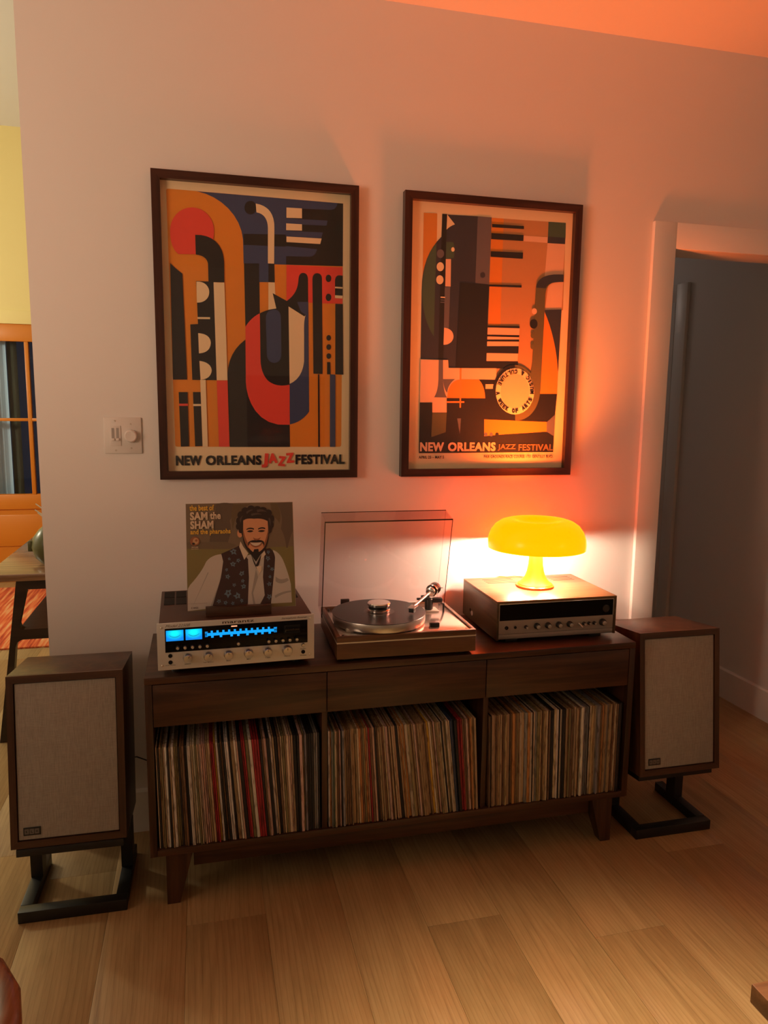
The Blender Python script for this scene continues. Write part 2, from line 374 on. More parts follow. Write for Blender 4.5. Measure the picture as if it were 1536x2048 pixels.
# floor: slab and its planks
fl = struct(MB().box(-3.6, 4.3, -5.0, 4.12, -0.06, -0.004).obj('floor', M_oak))
PW, PL = 0.2245, 1.52
def plank_mesh(l):
    return MB().box(-PW/2+0.0003, PW/2-0.0003, -l/2+0.0003, l/2-0.0003, -0.012, 0.0, 0.0005).mesh('plank', M_oak)
pm = {}
for k in range(-15, 10):
    xc = 1.552 + PW*k + PW/2
    if xc-PW/2 < -3.5: continue
    off = -0.843 if k == 0 else (-0.843 + [0.62, 1.1, 0.31, 0.93, 1.3, 0.15, 0.78][k % 7])
    y = off - PL*2
    while y < 4.0:
        y0, y1 = max(y, -2.2), min(y+PL, 4.0)
        if y1-y0 > 0.05:
            l = round(y1-y0, 3)
            if l not in pm: pm[l] = plank_mesh(l)
            o = put('plank', pm[l], fl); o.location = (xc, (y0+y1)/2, 0)
        y += PL

# baseboards, casings
struct(MB().prism([(-0.0001, 0), (-0.014, 0), (-0.014, 0.147), (-0.008, 0.155), (-0.0001, 0.155)], 0.0, 2.147, 'X').obj('baseboard_back', M_trim, smooth=False))
struct(MB().prism([(3.12, 0), (3.106, 0), (3.106, 0.147), (3.112, 0.155), (3.12, 0.155)], 0.125, 1.09, 'Y').obj('baseboard_hall', M_trim, smooth=False))
CW = 0.094
struct(MB().box(DX0-CW, DX0, -0.018, 0.0, 0, DH+CW, 0.002).obj('trim_1', M_trim))
struct(MB().box(DX0, DX1, -0.018, 0.0, DH, DH+CW, 0.002).obj('trim_2', M_trim))
struct(MB().box(DX1, DX1+CW, -0.018, 0.0, 0, DH+CW, 0.002).obj('trim_3', M_trim))
# hall door in the right wall of the passage
hd = struct(MB().box(3.098, 3.118, 1.185, 1.95, 0.01, 2.08, 0.002).obj('door_1', M_trim))
for a, b in ((0.25, 0.95), (1.1, 1.9)): MB().box(3.092, 3.099, 1.31, 1.83, a, b, 0.006).obj('door_panel', M_trim, hd)
MB().lathe([(0, 0), (0.026, 0), (0.026, 0.006), (0.011, 0.012), (0.011, 0.03), (0.024, 0.038), (0.028, 0.05), (0.022, 0.062), (0, 0.066)], (0, 0, 0), 20, 'X', M=Matrix.Rotation(PI, 4, 'Z')).obj('door_knob', plain('brass', (0.75, 0.5, 0.2), 0.35, 0.9), hd).location = (3.098, 1.243, 0.965)
struct(MB().box(3.1, 3.12, 1.09, 1.185, 0, 2.175, 0.002).obj('trim_4', M_trim))
struct(MB().box(3.1, 3.12, 1.95, 2.045, 0, 2.175, 0.002).obj('trim_5', M_trim))
struct(MB().box(3.1, 3.12, 1.185, 1.95, 2.08, 2.175, 0.002).obj('trim_6', M_trim))

# orange front door, glazed in 2 x 2 over a panel
fd = struct(MB().box(FX0+0.11, FX1-0.11, 4.012, 4.05, 0.10, 0.735).obj('door_2', M_door))
for a in ((FX0, FX0+.11, 0, FH), (FX1-.11, FX1, 0, FH)): MB().box(a[0], a[1], 4.0, 4.06, a[2], a[3], 0.003).obj('stile', M_door, fd)
for a in ((1.966, FH), (0.61, 0.73), (0.0, 0.16)): MB().box(FX0+.11, FX1-.11, 4.0, 4.06, a[0], a[1], 0.003).obj('rail', M_door, fd)
MB().box(FX0+.15, FX1-.15, 4.003, 4.02, 0.30, 0.565, 0.008).obj('raised_panel', M_door, fd)
MB().box(-0.863, -0.833, 4.005, 4.055, 0.73, 1.966, 0.002).obj('muntin', M_door, fd)
for a, b in ((FX0+.11, -0.863), (-0.833, FX1-.11)):
    MB().box(a, b, 4.005, 4.055, 1.332, 1.356, 0.002).obj('muntin', M_door, fd)
    for z0, z1 in ((0.73, 1.332), (1.356, 1.966)): MB().box(a, b, 4.03, 4.034, z0, z1).obj('pane', M_pane, fd)
for nm, a in (('trim_7', (FX0-.1, FX0, 0, 2.205)), ('trim_8', (FX1, FX1+.1, 0, 2.205)), ('trim_9', (FX0, FX1, FH, 2.205))):
    struct(MB().box(a[0], a[1], 3.985, 4.0, a[2], a[3], 0.002).obj(nm, M_yel))
M_refl_blue = plain('pale_blue_reflection', (0.60, 0.80, 1.0), 0.9); M_refl_olive = plain('olive_reflection', (0.06, 0.06, 0.035), 0.9)  # coloured strips standing in for reflections in the door glass
def reflection_strip(name, x0, x1, y, mat, label):
    mb = MB(); n = max(6, int((x1-x0)/0.012)); A = []; B = []
    for k in range(n+1):
        x = x0+(x1-x0)*k/n; d = y+0.012*math.sin(k*1.1); A.append(mb.bm.verts.new((x, d, 0.5))); B.append(mb.bm.verts.new((x, d, 2.02)))
    for k in range(n): mb.bm.faces.new((A[k], A[k+1], B[k+1], B[k]))
    tag(mb.obj(name, mat), label, 'reflection_strip')
reflection_strip('reflection_strip', -1.28, -1.035, 4.16, M_refl_blue, 'added pale blue strip for a reflection at the left of the orange door glass')
reflection_strip('reflection_strip', -1.035, -0.96, 4.19, M_refl_olive, 'added narrow dark olive strip for a reflection, beside the pale blue one behind the door glass')

# ------------------------------------------------------------------ other room: rug, dark table, vase
tag(MB().box(-1.9, 0.9, 2.16, 3.76, 0.0, 0.012, 0.003).obj('striped_rug', M_rug), 'red and orange striped woven rug on the floor before the orange door', 'rug')
tb = thing('trestle_table', 'dark brown wooden table with rounded trestle leg and lower shelf in the far room', 'table', (0, 0, 0))
MB().box(-0.398, 1.1, 0.80, 2.0, 0.728, 0.76, 0.004).obj('tabletop', wood('lit_tabletop_wood', (0.13, 0.06, 0.032), (0.26, 0.135, 0.07), (0.36, 0.20, 0.11), 'X', 1.5, 0.2), tb)  # sheen on the lit top put into a lighter wood colour
def trestle(y0, y1, s):
    # one flat leg with apron and shelf rail, their inner corners rounded
    def arc(cx, cz, r, a0, a1): return [(cx+r*math.cos(math.radians(a0+(a1-a0)*k/5)), cz+r*math.sin(math.radians(a0+(a1-a0)*k/5))) for k in range(6)]
    P = [(-0.282, 0.728), (-0.387, 0.0), (-0.348, 0.0)]
    P += [(-0.300, 0.43), (-0.292, 0.452), (-0.272, 0.463)] + [(0.35, 0.463), (0.35, 0.508)] + [(-0.262, 0.508), (-0.276, 0.514), (-0.280, 0.532)]
    P += [(-0.243, 0.685), (0.35, 0.685), (0.35, 0.728)]
    return MB().prism(P, y0, y1)
trestle(0.83, 0.87, 1).obj('leg', M_dark, tb, smooth=False)
trestle(1.93, 1.97, 1).obj('leg', M_dark, tb, smooth=False)
MB().box(-0.285, 0.35, 0.871, 1.929, 0.490, 0.508).obj('shelf', M_dark, tb)
M_grn = plain('olive_glaze', (0.10, 0.10, 0.035), 0.3)
vs = thing('round_vase', 'round olive green glazed vase with pale twigs on the dark table', 'vase', (-0.165, 1.02, 0.76))
MB().lathe([(0, 0), (0.045, 0), (0.075, 0.03), (0.088, 0.075), (0.08, 0.12), (0.055, 0.155), (0.038, 0.17), (0.034, 0.168), (0.05, 0.15), (0.0, 0.03)], n=32).obj('vase_body', M_grn, vs)
MB().box(-0.104, -0.082, -0.012, 0.012, 0.055, 0.105, 0.006).obj('handle', M_grn, vs)
M_twig = plain('pale_twig', (0.8, 0.74, 0.6), 0.6)
for dx, dz in ((-0.062, 0.272), (-0.066, 0.245), (-0.056, 0.232)):
    MB().tube([(0, 0, 0.1), (-0.005, 0, 0.18), (dx*0.6, 0, dz-0.02), (dx, -0.0, dz)], 0.003, 6).obj('twig', M_twig, vs)

# ------------------------------------------------------------------ switch plate
sw = thing('switch_plate', 'white wall switch plate with two sliders and a round dimmer, left of the posters', 'switch', (0.1985, 0, 1.321))
MB().box(0, 0.116, -0.006, 0.0, 0, 0.117, 0.003).obj('plate', M_white, sw)
MB().box(0.018, 0.052, -0.0085, -0.004, 0.025, 0.09, 0.001).obj('insert', M_white, sw)
for x in (0.024, 0.038):
    MB().box(x, x+0.008, -0.0090, -0.006, 0.045, 0.083).obj('slot', plain('slot_grey', (0.35, 0.33, 0.31), 0.6), sw)
    MB().box(x-0.001, x+0.009, -0.0135, -0.0088, 0.042, 0.05, 0.001).obj('slider', M_white, sw)
MB().lathe([(0.021, 0), (0.021, 0.003), (0.019, 0.014), (0.016, 0.0165), (0, 0.015)], (0.083, -0.006, 0.057), 32, 'Y').obj('dimmer_knob', M_white, sw)
for p in ((0.035, 0.106), (0.035, 0.011), (0.083, 0.096), (0.083, 0.018)): MB().cyl((p[0], -0.0055, p[1]), 0.003, 0.0013, 'Y', 10).obj('screw', M_alu, sw)

A1="""O 44.5,908.5 44.8,910.4 45.4,911.9 46.5,913.1 47.9,914 49.7,914.5 51.9,914.7 323,913.3 603.6,911.8 605.3,911.5 606.6,911 607.6,910 608.4,908.8 608.8,907.1 609,905.1 605.2,112.1 604.6,109.9 603.7,108.1 602.4,106.7 600.7,105.7 598.7,105.1 596.2,105 56.8,106.5 54.5,106.8 52.7,107.5 51.2,108.7 50.2,110.5 49.7,112.7 49.5,115.4
N 137.1,913.8 164.6,908.4 190.3,898.9 213.7,885.7 234.4,869.1 251.9,849.4 265.6,827.1 275,802.3 279.6,775.6 280.5,701.5 418.4,705.2 608.6,710.7 609,911.6
K 419.7,883.8 566.4,888.5 572.6,889.5 578,891.7 582.3,894.9 585.8,899.2 588.2,904.7 589.8,911.2 609,911.6 608.6,710.7 418.4,705.7
K 281.9,794 420.1,800.5 419.8,762 281.4,759.5
N 418.4,851.6 556.8,853.7 553.1,837.4 418.3,834.2
N 418.2,812.8 540.9,814.9 535.6,796.9 418,794.4
N 417.8,764.4 521.2,760.7 519.1,753.5 516.2,747.5 512.6,742.7 508.2,739 503.1,736.4 497.3,735 417.5,732.3
C 420.8,885.3 471.6,886.1 471.5,855.3 420.5,853.2
C 419.4,835.8 471.4,836.3 471.3,816.3 419.2,814.4
C 420.1,794.5 536.7,795.5 531.9,777.5 420,777
K 324.1,877.8 323.5,873 322,868.5 319.7,864.3 316.6,860.8 312.9,858 308.8,856.2 304.5,855.3 300.3,855.5 296.2,856.8 292.6,859.1 289.6,862.2 287.4,866 286.1,870.3 285.7,874.9 286.2,879.6 287.7,884.2 290,888.3 293.1,891.9 296.8,894.6 300.9,896.5 305.1,897.3 309.4,897.1 313.4,895.9 317,893.6 320,890.5 322.3,886.7 323.6,882.4
C 321.7,890.3 336.2,888 348.7,883.7 359.1,877.4 367.5,869.1 373.8,858.8 378.2,846.7 380.6,832.7 381,816.8 378.9,706 358.8,705.9 360,820.3 359.1,829.2 357.2,837.2 354.3,844.2 350.4,850.3 345.4,855.3 339.4,859.1 332.2,861.7 323.9,863.1
K 281.5,701.5 330.5,704.3 330.5,545.5 320,538.9 310.4,531.9 302,524.4 294.6,516.5 288.3,508.2 283,499.4
N 330.5,704.3 360.3,706 359.7,646.6 329.7,645.1
K 360.3,705 379.9,706.1 380.4,646.7 359.7,646.6
C 359.7,645.6 380.4,646.7 382.1,606.2 384.8,563.1 358.7,556.4
R 419.4,704.3 607.6,707.1 608,588.2 555.9,586.9 418.5,586.5
K 418.6,588.5 429,596.6 437.6,605.1 444.5,614 449.8,623.2 453.8,632.9 456.5,642.8 458.2,653 459,663.4 460.1,668.9 461.8,673.4 464.1,677 467.1,679.6 470.7,681.3 474.9,682 479.5,681.4 483.3,679.8 486.3,677.2 488.5,673.7 490,669.1 490.7,663.5 491.4,544.3 480.7,544.9 425.3,575
N 454.4,587.1 491.6,589.2 493.1,225.6 484.4,214.7 474.9,205.1 464.3,197.1 452.9,190.5 440.6,185.4 427.4,181.7 424.3,427.8 475.4,533.4
K 282.4,459.6 281.8,320.3 283.7,299 288.9,275 298.1,250.3 311.8,226.7 330.8,206 355.7,190.1 387.3,181 426.3,180.6 426.8,105.3 225.7,105.7 222.3,345 225.1,368.2 230.7,389.8 239.3,409.6 250.7,427.9 265.1,444.5
R 283,500.4 289.7,510.4 296.9,519.3 304.6,527.3 312.8,534.4 321.4,540.4 330.5,545.5 337,394.3 367.7,322 427.2,316.8 426.3,180.6 387.3,181 355.7,190.1 330.8,206 311.8,226.7 298.1,250.3 288.9,275 283.7,299 281.8,320.3
C 422.7,576.5 481.8,544 479.9,537.8 478.4,530 477.3,520.5 476.7,509.2 476.5,496.3 476.8,481.5 476.4,392.6 473,374.4 467.5,358.4 459.9,344.6 450.3,333.1 438.7,323.8 425.1,316.7
K 330.5,545.5 338.7,549.8 347.2,553.6 356.1,556.8 365.3,559.4 374.9,561.5 384.8,563.1 373.3,611.9 425.3,576.6 427.2,315.2 413,312.4 399.6,311.5 387.1,312.5 375.4,315.4 364.6,320.2 354.6,327 347.1,336.1 341.1,346.4 336.4,357.9 333.2,370.5 331.3,384.3 330.8,399.3
K 373.3,611.9 417.5,590 481.8,546.5 478.1,541.2 420,574.8
N 350.1,533.6 351.4,540.7 354,546.8 358,551.7 363.3,555.6 370,558.5 378,560.2 384.8,559 390.4,556.2 394.7,552 397.6,546.3 399.3,539.1 399.7,530.4 400.3,411.5 398.8,404.3 396.4,398.2 392.9,393.4 388.3,389.7 382.8,387.2 376.3,385.9 369.3,386.9 363.5,389.3 358.9,393.1 355.4,398.3 353.1,404.9 351.9,412.8
K 505.6,665.8 506.7,671 508.4,675.3 510.8,678.7 513.9,681.2 517.7,682.8 522.2,683.5 526.7,682.9 530.5,681.4 533.5,679 535.7,675.6 537.1,671.2 537.6,665.9 539.6,352.9 508.1,353.3
K 581.7,662 582.4,667.5 583.8,672.1 585.9,675.7 588.7,678.3 592.1,680 596.3,680.7 607.7,679.8 607.8,642.6 581.8,642.9
C 581.8,642.9 607.8,642.6 607.8,637.5 581.8,637.8
K 581.8,637.8 607.8,637.5 607.9,614.7 581.8,615
C 581.8,615 607.9,614.7 607.9,605.3 581.8,605.7
K 583,587.1 608.5,587.1 611,352.3 583.5,352.8
K 569.3,669.1 567.5,661.7 562.6,657 556.6,656.7 551.8,660.9 550,668.1 551.8,675.4 556.6,680.1 562.6,680.4 567.5,676.2
K 569.4,607.2 567.5,599.8 562.7,595.1 556.7,594.8 551.8,599.1 550,606.3 551.8,613.7 556.7,618.4 562.7,618.7 567.5,614.4
K 568.5,474.2 566.9,468.6 562.8,465 557.8,464.8 553.7,468.1 552.2,473.6 553.7,479.2 557.8,482.8 562.8,483 566.9,479.7
K 568.5,443.7 567,438 562.9,434.5 557.8,434.3 553.7,437.6 552.2,443.2 553.7,448.8 557.8,452.3 562.9,452.5 566.9,449.2
K 568.6,413.5 567,407.9 562.9,404.3 557.8,404.2 553.7,407.5 552.2,413.1 553.7,418.7 557.8,422.3 562.9,422.4 567,419.1
K 554.9,393.1 565.8,393.3 567,352.4 554.9,352.2
N 564.8,352.4 583.5,351.7 584,105 565,105
K 523.3,351.5 528.2,351.6 529.6,105.1 524.1,105.1
R 122.3,863.5 136.8,862.5 149.8,858.8 161.2,852.7 170.8,844.4 178.5,834.3 184.1,822.7 187.5,810.1 188.5,796.6 187.3,781.6 184.5,767.8 180,755.4 173.7,744.6 165.6,735.6 155.7,728.5 143.8,723.5 130,720.9 76.2,718.2 69.7,724.2 64.3,731.4 60.1,739.5 56.9,748.4 54.6,757.8 53.2,767.7 52.5,777.6 52.5,787.6 54.1,801.1 57.9,814.2 63.9,826.6 71.9,837.9 81.9,847.6 93.7,855.4 107.2,860.8
K 129.5,780.6 147.9,781.2 164.8,778.6 179.8,772.9 192.7,764.3 203.2,752.9 211.1,738.8 216.1,722.1 218,702.9 217.7,638.5 167.6,636.9 167.4,695.1 164.9,702.5 160.9,708.6 155.3,713.4 148.4,716.9 139.9,719 130,719.9
K 50.1,689.5 56.6,683.3 63,677.5 69.2,672.2 75.2,667.3 81.1,662.8 86.7,658.8 92.8,325.4 48.5,324.5
K 129,637.9 183.7,639.2 187.2,325.2 109.3,324.7 107.3,501.5 131.7,503.4 130.3,571.2
C 129.9,636.5 139.6,636.7 147.9,635.1 154.7,632.1 160.2,628 164.4,622.9 167.3,617.3 169,611.3 169.4,605.3 168.6,598.4 166.4,591.9 163,586 158.4,580.9 152.7,576.7 146,573.4 138.4,571.4 129.8,570.7
C 130.2,525.4 170.2,526.4 170.1,520.4 130.6,519.4
C 131.5,474.8 143,473.6 152.5,471 160.1,467 165.7,461.4 169.4,454.3 171,445.8 169.3,435.7 165.7,427.2 160.2,420.4 152.8,415.3 143.6,411.9 132.5,410.2
C 133.4,386.4 144.5,384.4 153.8,381.3 161.2,376.9 166.7,371.4 170.3,364.7 172.1,356.7 170.1,348 166.4,340.7 161.1,334.7 154.2,330.2 145.6,327 135.5,325.2
C 183.6,636.8 217.7,637.5 220.4,457.6 222,325.9 187.2,325.2
K 65.2,284.6 93.3,285 93.2,108 67.4,107
R 65.7,247.2 93.3,247.6 93.1,240.4 66,240
K 110.3,285.3 134.6,285.7 136.5,109 113,108
C 109.9,246.7 134.7,247 135,240.3 110.2,240
C 134.5,325.2 151.7,325.6 153.9,106.9 137,106.9
R 187.2,323.7 222,324.4 224.2,106.7 189.9,106.8"""
A2="""T 318.3,903.4 605.1,905.7 609.2,601.2 602.2,600.9 598.3,377 530.9,296.6 303.1,293.2 317.2,536.1
O 320,903.6 365.7,903.9 366.1,413 321.5,411.8
P 537,831.9 606,832.7 602.8,726.1 529.6,699.5 532.9,750.1
P 546.8,697.8 605.3,700.8 603.3,603 537.7,599.2
G 536.9,904.9 605.1,905.7 606.6,854.3 537.1,854.4
V 537.1,854.4 606,854.3 605.4,832.7 537,831.9
P 442.8,851.7 536,852.3 535.8,832.4 442.5,832.5
D 72,902.7 120.3,903.8 121,804.5 108.3,786.9 97.5,767.8 88.5,747.2 81.3,725.1 75.9,701.5 72.4,676.2
V 155.5,902.5 269.7,904.9 319.9,904.5 315.5,668.7 316.6,391.2 317.9,386.1 173.9,384.3 171.6,411.5 70.2,412.3 69.8,647 70.6,675.3 73.5,701.8 78.6,726.7 85.8,750.1 95.4,772 107.4,792.5 121.8,811.7 138.8,829.6
K 138.6,903.7 156.5,904 155.3,825.9 156.9,522.7 154.2,412.6 135.4,412.1 136,659.9 137.4,824.7
G 119.9,806.8 103.2,784.5 90.6,758.5 81.5,730.1 75.6,700.3 72.5,670.6 71.7,642 72.9,615.9 75.6,593.5 79.3,576 83.6,559.8 88.4,545 93.7,531.6 99.3,519.5 105.3,508.8 111.3,499.5 117.5,491.5 118,659.1
C 156.5,902.6 185.3,872.1 179.4,869.6 173.8,866.8 168.6,863.6 163.7,860.2 159.3,856.4 155.1,852.3
G 155.1,812.4 181.6,813.1 183.3,806.4 184.5,798.8 185.2,790.4 185.5,781.1 185.3,771 184.6,760 154.9,755.9
C 186.5,788.7 185.4,784.1 182.2,781.1 178.3,780.9 175,783.5 173.7,788 174.8,792.6 177.9,795.6 181.9,795.8 185.1,793.2
S 148.1,772.4 147.9,769.2 147,766.1 145.5,763.2 143.4,760.8 141,758.9 138.2,757.7 135.3,757.2 132.4,757.4 129.5,758.3 127,759.8 124.9,762 123.2,764.7 122.2,767.7 121.8,770.9 122.1,774.1 123,777.2 124.5,780 126.5,782.4 128.9,784.3 131.7,785.5 134.6,786.1 137.5,785.9 140.4,785 142.9,783.4 145,781.3 146.7,778.6 147.7,775.6
C 148.7,728.8 148.4,725.5 147.5,722.2 146,719.3 144,716.8 141.5,714.9 138.7,713.6 135.8,713.1 132.9,713.3 130,714.2 127.5,715.9 125.4,718.2 123.7,720.9 122.7,724.1 122.3,727.4 122.5,730.7 123.4,734 124.9,736.9 127,739.4 129.4,741.3 132.2,742.6 135.1,743.1 138,742.9 140.9,742 143.4,740.3 145.6,738 147.2,735.3 148.3,732.2
C 148.2,685 147.9,681.6 147,678.4 145.5,675.4 143.4,672.9 141,671 138.2,669.7 135.3,669.2 132.3,669.4 129.5,670.4 126.9,672.1 124.8,674.4 123.1,677.1 122.1,680.3 121.7,683.6 121.9,687 122.8,690.2 124.3,693.2 126.4,695.7 128.8,697.6 131.6,698.9 134.5,699.4 137.5,699.2 140.3,698.2 142.9,696.5 145,694.2 146.7,691.5 147.7,688.3
P 154.9,754.9 174,756 174.8,663.3 155.1,663.3
S 153.5,660.8 173.3,661.8 171.5,520.8 153.2,520.1
P 154.2,522.6 162.7,521.6 170,519.6 176.1,516.7 181.1,513 184.9,508.6 187.7,503.5 189.4,497.8 190.1,491.5 188.6,485.2 186,479.6 182.4,474.8 177.8,470.8 172.6,467.7 166.7,465.4 160.3,464.1 153.5,463.7
S 268.1,904.7 319.9,904.5 317.9,677.8 266,680.2
V 302.6,709.2 301,703 296.2,699 290.1,698.7 285.1,702.2 283,708.2 284.7,714.4 289.5,718.4 295.5,718.7 300.6,715.2
K 209.2,679.3 319,677.4 317.2,536.1 317.9,386.1 201,385.4
C 138.4,627.7 155.4,627.5 155.5,623.6 138.5,623.8
S 138.6,618.4 155.6,618.2 155.7,614.7 138.7,615
S 138.2,610.5 155.3,610.3 155.4,606.8 138.3,607.1
K 321.8,882.8 442.6,883.7 443,873.4 322.2,871.7
K 320.7,852.1 442.8,853.2 442.5,833 320.3,831.6
K 320.6,791 443.1,793.4 442.8,772 320.2,771.8
K 317.9,677.8 442.1,681 441.9,672.9 318.2,670.9
P 317.5,529.6 440.4,531 437.3,413.8 316.4,411.7
K 317.2,536.1 440.1,538.7 440.5,530.5 317.5,529.1
K 317.2,504.3 440.3,506.5 440.1,498.8 316.9,497.7
K 317.2,487.1 439.8,491.1 440.1,483.4 316.9,480.5
K 316.9,463.7 439.1,467.5 439,441.2 316.6,439.8
K 315.9,410.7 438.4,413.8 439.5,387.5 315.7,385.6
V 535.4,599.1 602.1,603.4 599.4,377 596.2,405.2 591.2,434.1 584.5,463.3 576.6,492.1 567.5,520 557.5,546.4 546.8,570.9 535.7,593
O 535.7,592 546.8,570.2 557.5,546 567.4,519.6 576.4,491.8 584.3,462.9 590.7,433.6 595.5,404.5 598.3,375.9 598.6,299.3 530.8,298.2
P 70.2,410.3 136.5,410.6 152.7,411 171.6,411.5 173.9,383.8 355.8,387 359.7,280 70.4,260.7
K 69.9,261.7 116.2,261.3 116.9,226.6 170.8,227.1 169.5,278.4 354,279.9 359.1,295.6 599.2,299.3 594.7,223 561.9,194.9 436.8,199.5 314.4,203.9 316.4,143.6 563.5,160.1 593.8,144 593.8,84 69.6,82.2
P 115.8,277.6 169.5,278.4 170.8,227.1 116.9,226.6
S 136.5,410.6 152.7,411 154.3,344.3 155.5,329.2 157.4,315.8 159.9,304.1 163,294.3 166.7,286.2 171.1,279.9 122.2,280.2 126.7,287.7 130.4,296.5 133.2,306.5 135.3,317.7 136.5,330.2 137,344
S 154.3,344.3 199.4,345.2 191.2,338.8 184.3,331.6 178.8,323.8 174.7,315.3 172,306.1 170.7,296.3 166.3,301.8 162.6,308.3 159.6,315.8 157.2,324.4 155.4,333.8
O 171.1,278.4 172.9,298 177.5,314.2 184.9,327 195.1,336.4 208.1,342.5 224,345.2 290.3,345.5 297.3,337.8 303.3,328.8 308.1,318.4 311.8,306.8 314.4,293.7 315.9,279.4
K 289.2,345.5 351.7,345.7 354,279.9 315.9,279.4 314.4,293.7 311.7,306.8 307.9,318.4 302.8,328.8 296.6,337.8
P 315.3,329.5 350,330.2 350.6,313.6 315.9,313
D 216.4,383.8 222.4,383.9 224.1,244.6 218.6,244.6
D 170.3,267.1 236.1,268 236.3,261.8 170.5,261
K 247.8,265 246.9,261.4 244.2,259.1 240.8,259 237.9,261.3 236.8,264.9 237.7,268.5 240.4,270.8 243.8,270.9 246.7,268.6
H 116.9,225.5 170.8,226 168.7,157.3 114.5,139.1
S 210.3,206.8 225.2,206.9 222.3,149.7
O 314.4,203.9 561.8,196 563.5,160.1 387.1,149.5 316.4,143
S 561.9,194.9 594.7,223 593.9,143 563.5,160.1
S 329.2,149.4 328.1,145 324.8,142.4 320.6,142.4 317.1,145 315.7,149.4 316.8,153.7 320.1,156.4 324.3,156.4 327.8,153.7
S 350.2,149.4 349,145.1 345.7,142.4 341.5,142.4 338,145.1 336.6,149.4 337.7,153.7 341,156.4 345.2,156.4 348.7,153.8
K 372.9,149.5 371.7,145.1 368.4,142.4 364.2,142.4 360.7,145.1 359.2,149.4 360.4,153.8 363.7,156.5 367.9,156.5 371.4,153.8
H 589,725.9 565.9,724.1 546.3,720 530.3,713.6 517.5,704.9 507.9,693.9 501.3,680.7 497.6,665.1 496.7,647.3 494.3,403.3 490,369.4 507.7,296.3 531.5,307.2 535.1,654.1 536.5,664.8 539.2,674 543.5,681.7 549.2,688 556.7,692.9 565.9,696.6 577.1,698.9 590.3,700
V 604,726.1 589,725.9 566,724.4 547,721.2 531.5,716.5 519.2,710.4 510,703 503.5,694.6 499.5,685.3 497.7,675.2 535.3,674.5 537.1,679.2 540.2,683.7 545,687.8 551.7,691.6 560.8,694.8 572.5,697.3 587.2,699.2 605.3,700.3
H 426.4,401.1 442.2,399.8 457.7,395.2 472.6,387.6 486.2,377.5 498,365.1 507.7,350.7 514.6,334.7 518.3,317.5 530.6,301.9 527,279.3 520.8,259.2 512,241.7 500.8,227 487.4,215.2 471.9,206.7 454.6,201.3 435.6,199.5
K 426.4,401.1 408.9,398.7 392.9,392.7 378.8,383.5 366.8,371.6 357.1,357.3 349.9,341 345.5,323.2 344.2,304.2 346.7,282 352.2,262.1 360.7,244.6 371.7,229.8 385,217.7 400.2,208.5 417.2,202.4 435.6,199.5
P 504.8,592.7 503.1,586.1 498.2,581.8 491.9,581.5 486.6,585.4 484.3,591.9 486,598.5 490.9,602.8 497.2,603.1 502.5,599.2
K 509.1,548.4 508.9,544.6 507.9,541 506.2,537.7 503.9,535 501,532.8 497.8,531.5 494.4,530.9 491,531.2 487.7,532.4 484.7,534.3 482.1,536.8 480.2,540 478.9,543.5 478.3,547.2 478.5,551 479.5,554.6 481.2,557.9 483.5,560.6 486.3,562.7 489.5,564.1 492.9,564.7 496.4,564.4 499.7,563.3 502.7,561.4 505.2,558.8 507.2,555.7 508.5,552.1
H 499.5,506.9 498.2,500.9 494.4,497 489.4,496.8 485.3,500.4 483.5,506.4 484.8,512.5 488.6,516.4 493.5,516.5 497.7,512.9
H 500.1,468.3 498.8,462.2 494.9,458.3 490,458.2 485.8,461.8 484,467.8 485.3,473.9 489.1,477.8 494.1,477.9 498.3,474.3
C 506.6,307.3 505.5,288.6 500.6,270.7 492.1,254.5 480.5,241 466.4,230.8 450.5,224.4 433.6,222.1 416.5,224.1 400.3,230.2 385.5,240 373.1,253.2 363.6,268.9 357.4,286.4 354.8,304.9 356.1,323.3 361,340.9 369.3,356.8 380.7,370.1 394.5,380.3 410.2,386.8 426.9,389.2 443.8,387.6 460.1,381.8 474.9,372.2 487.6,359.3 497.4,343.6 503.8,326
P 487,307 486.2,292.8 482.5,279.3 476.2,267.2 467.6,257 457.1,249.3 445.3,244.4 432.7,242.7 420.1,244.1 408,248.7 397,256.1 387.7,266 380.6,277.9 375.9,291.2 374,305.2 374.9,319.2 378.5,332.5 384.8,344.5 393.2,354.6 403.6,362.3 415.3,367.2 427.7,369 440.3,367.7 452.4,363.3 463.5,356.1 472.9,346.3 480.1,334.4 484.9,321.1"""
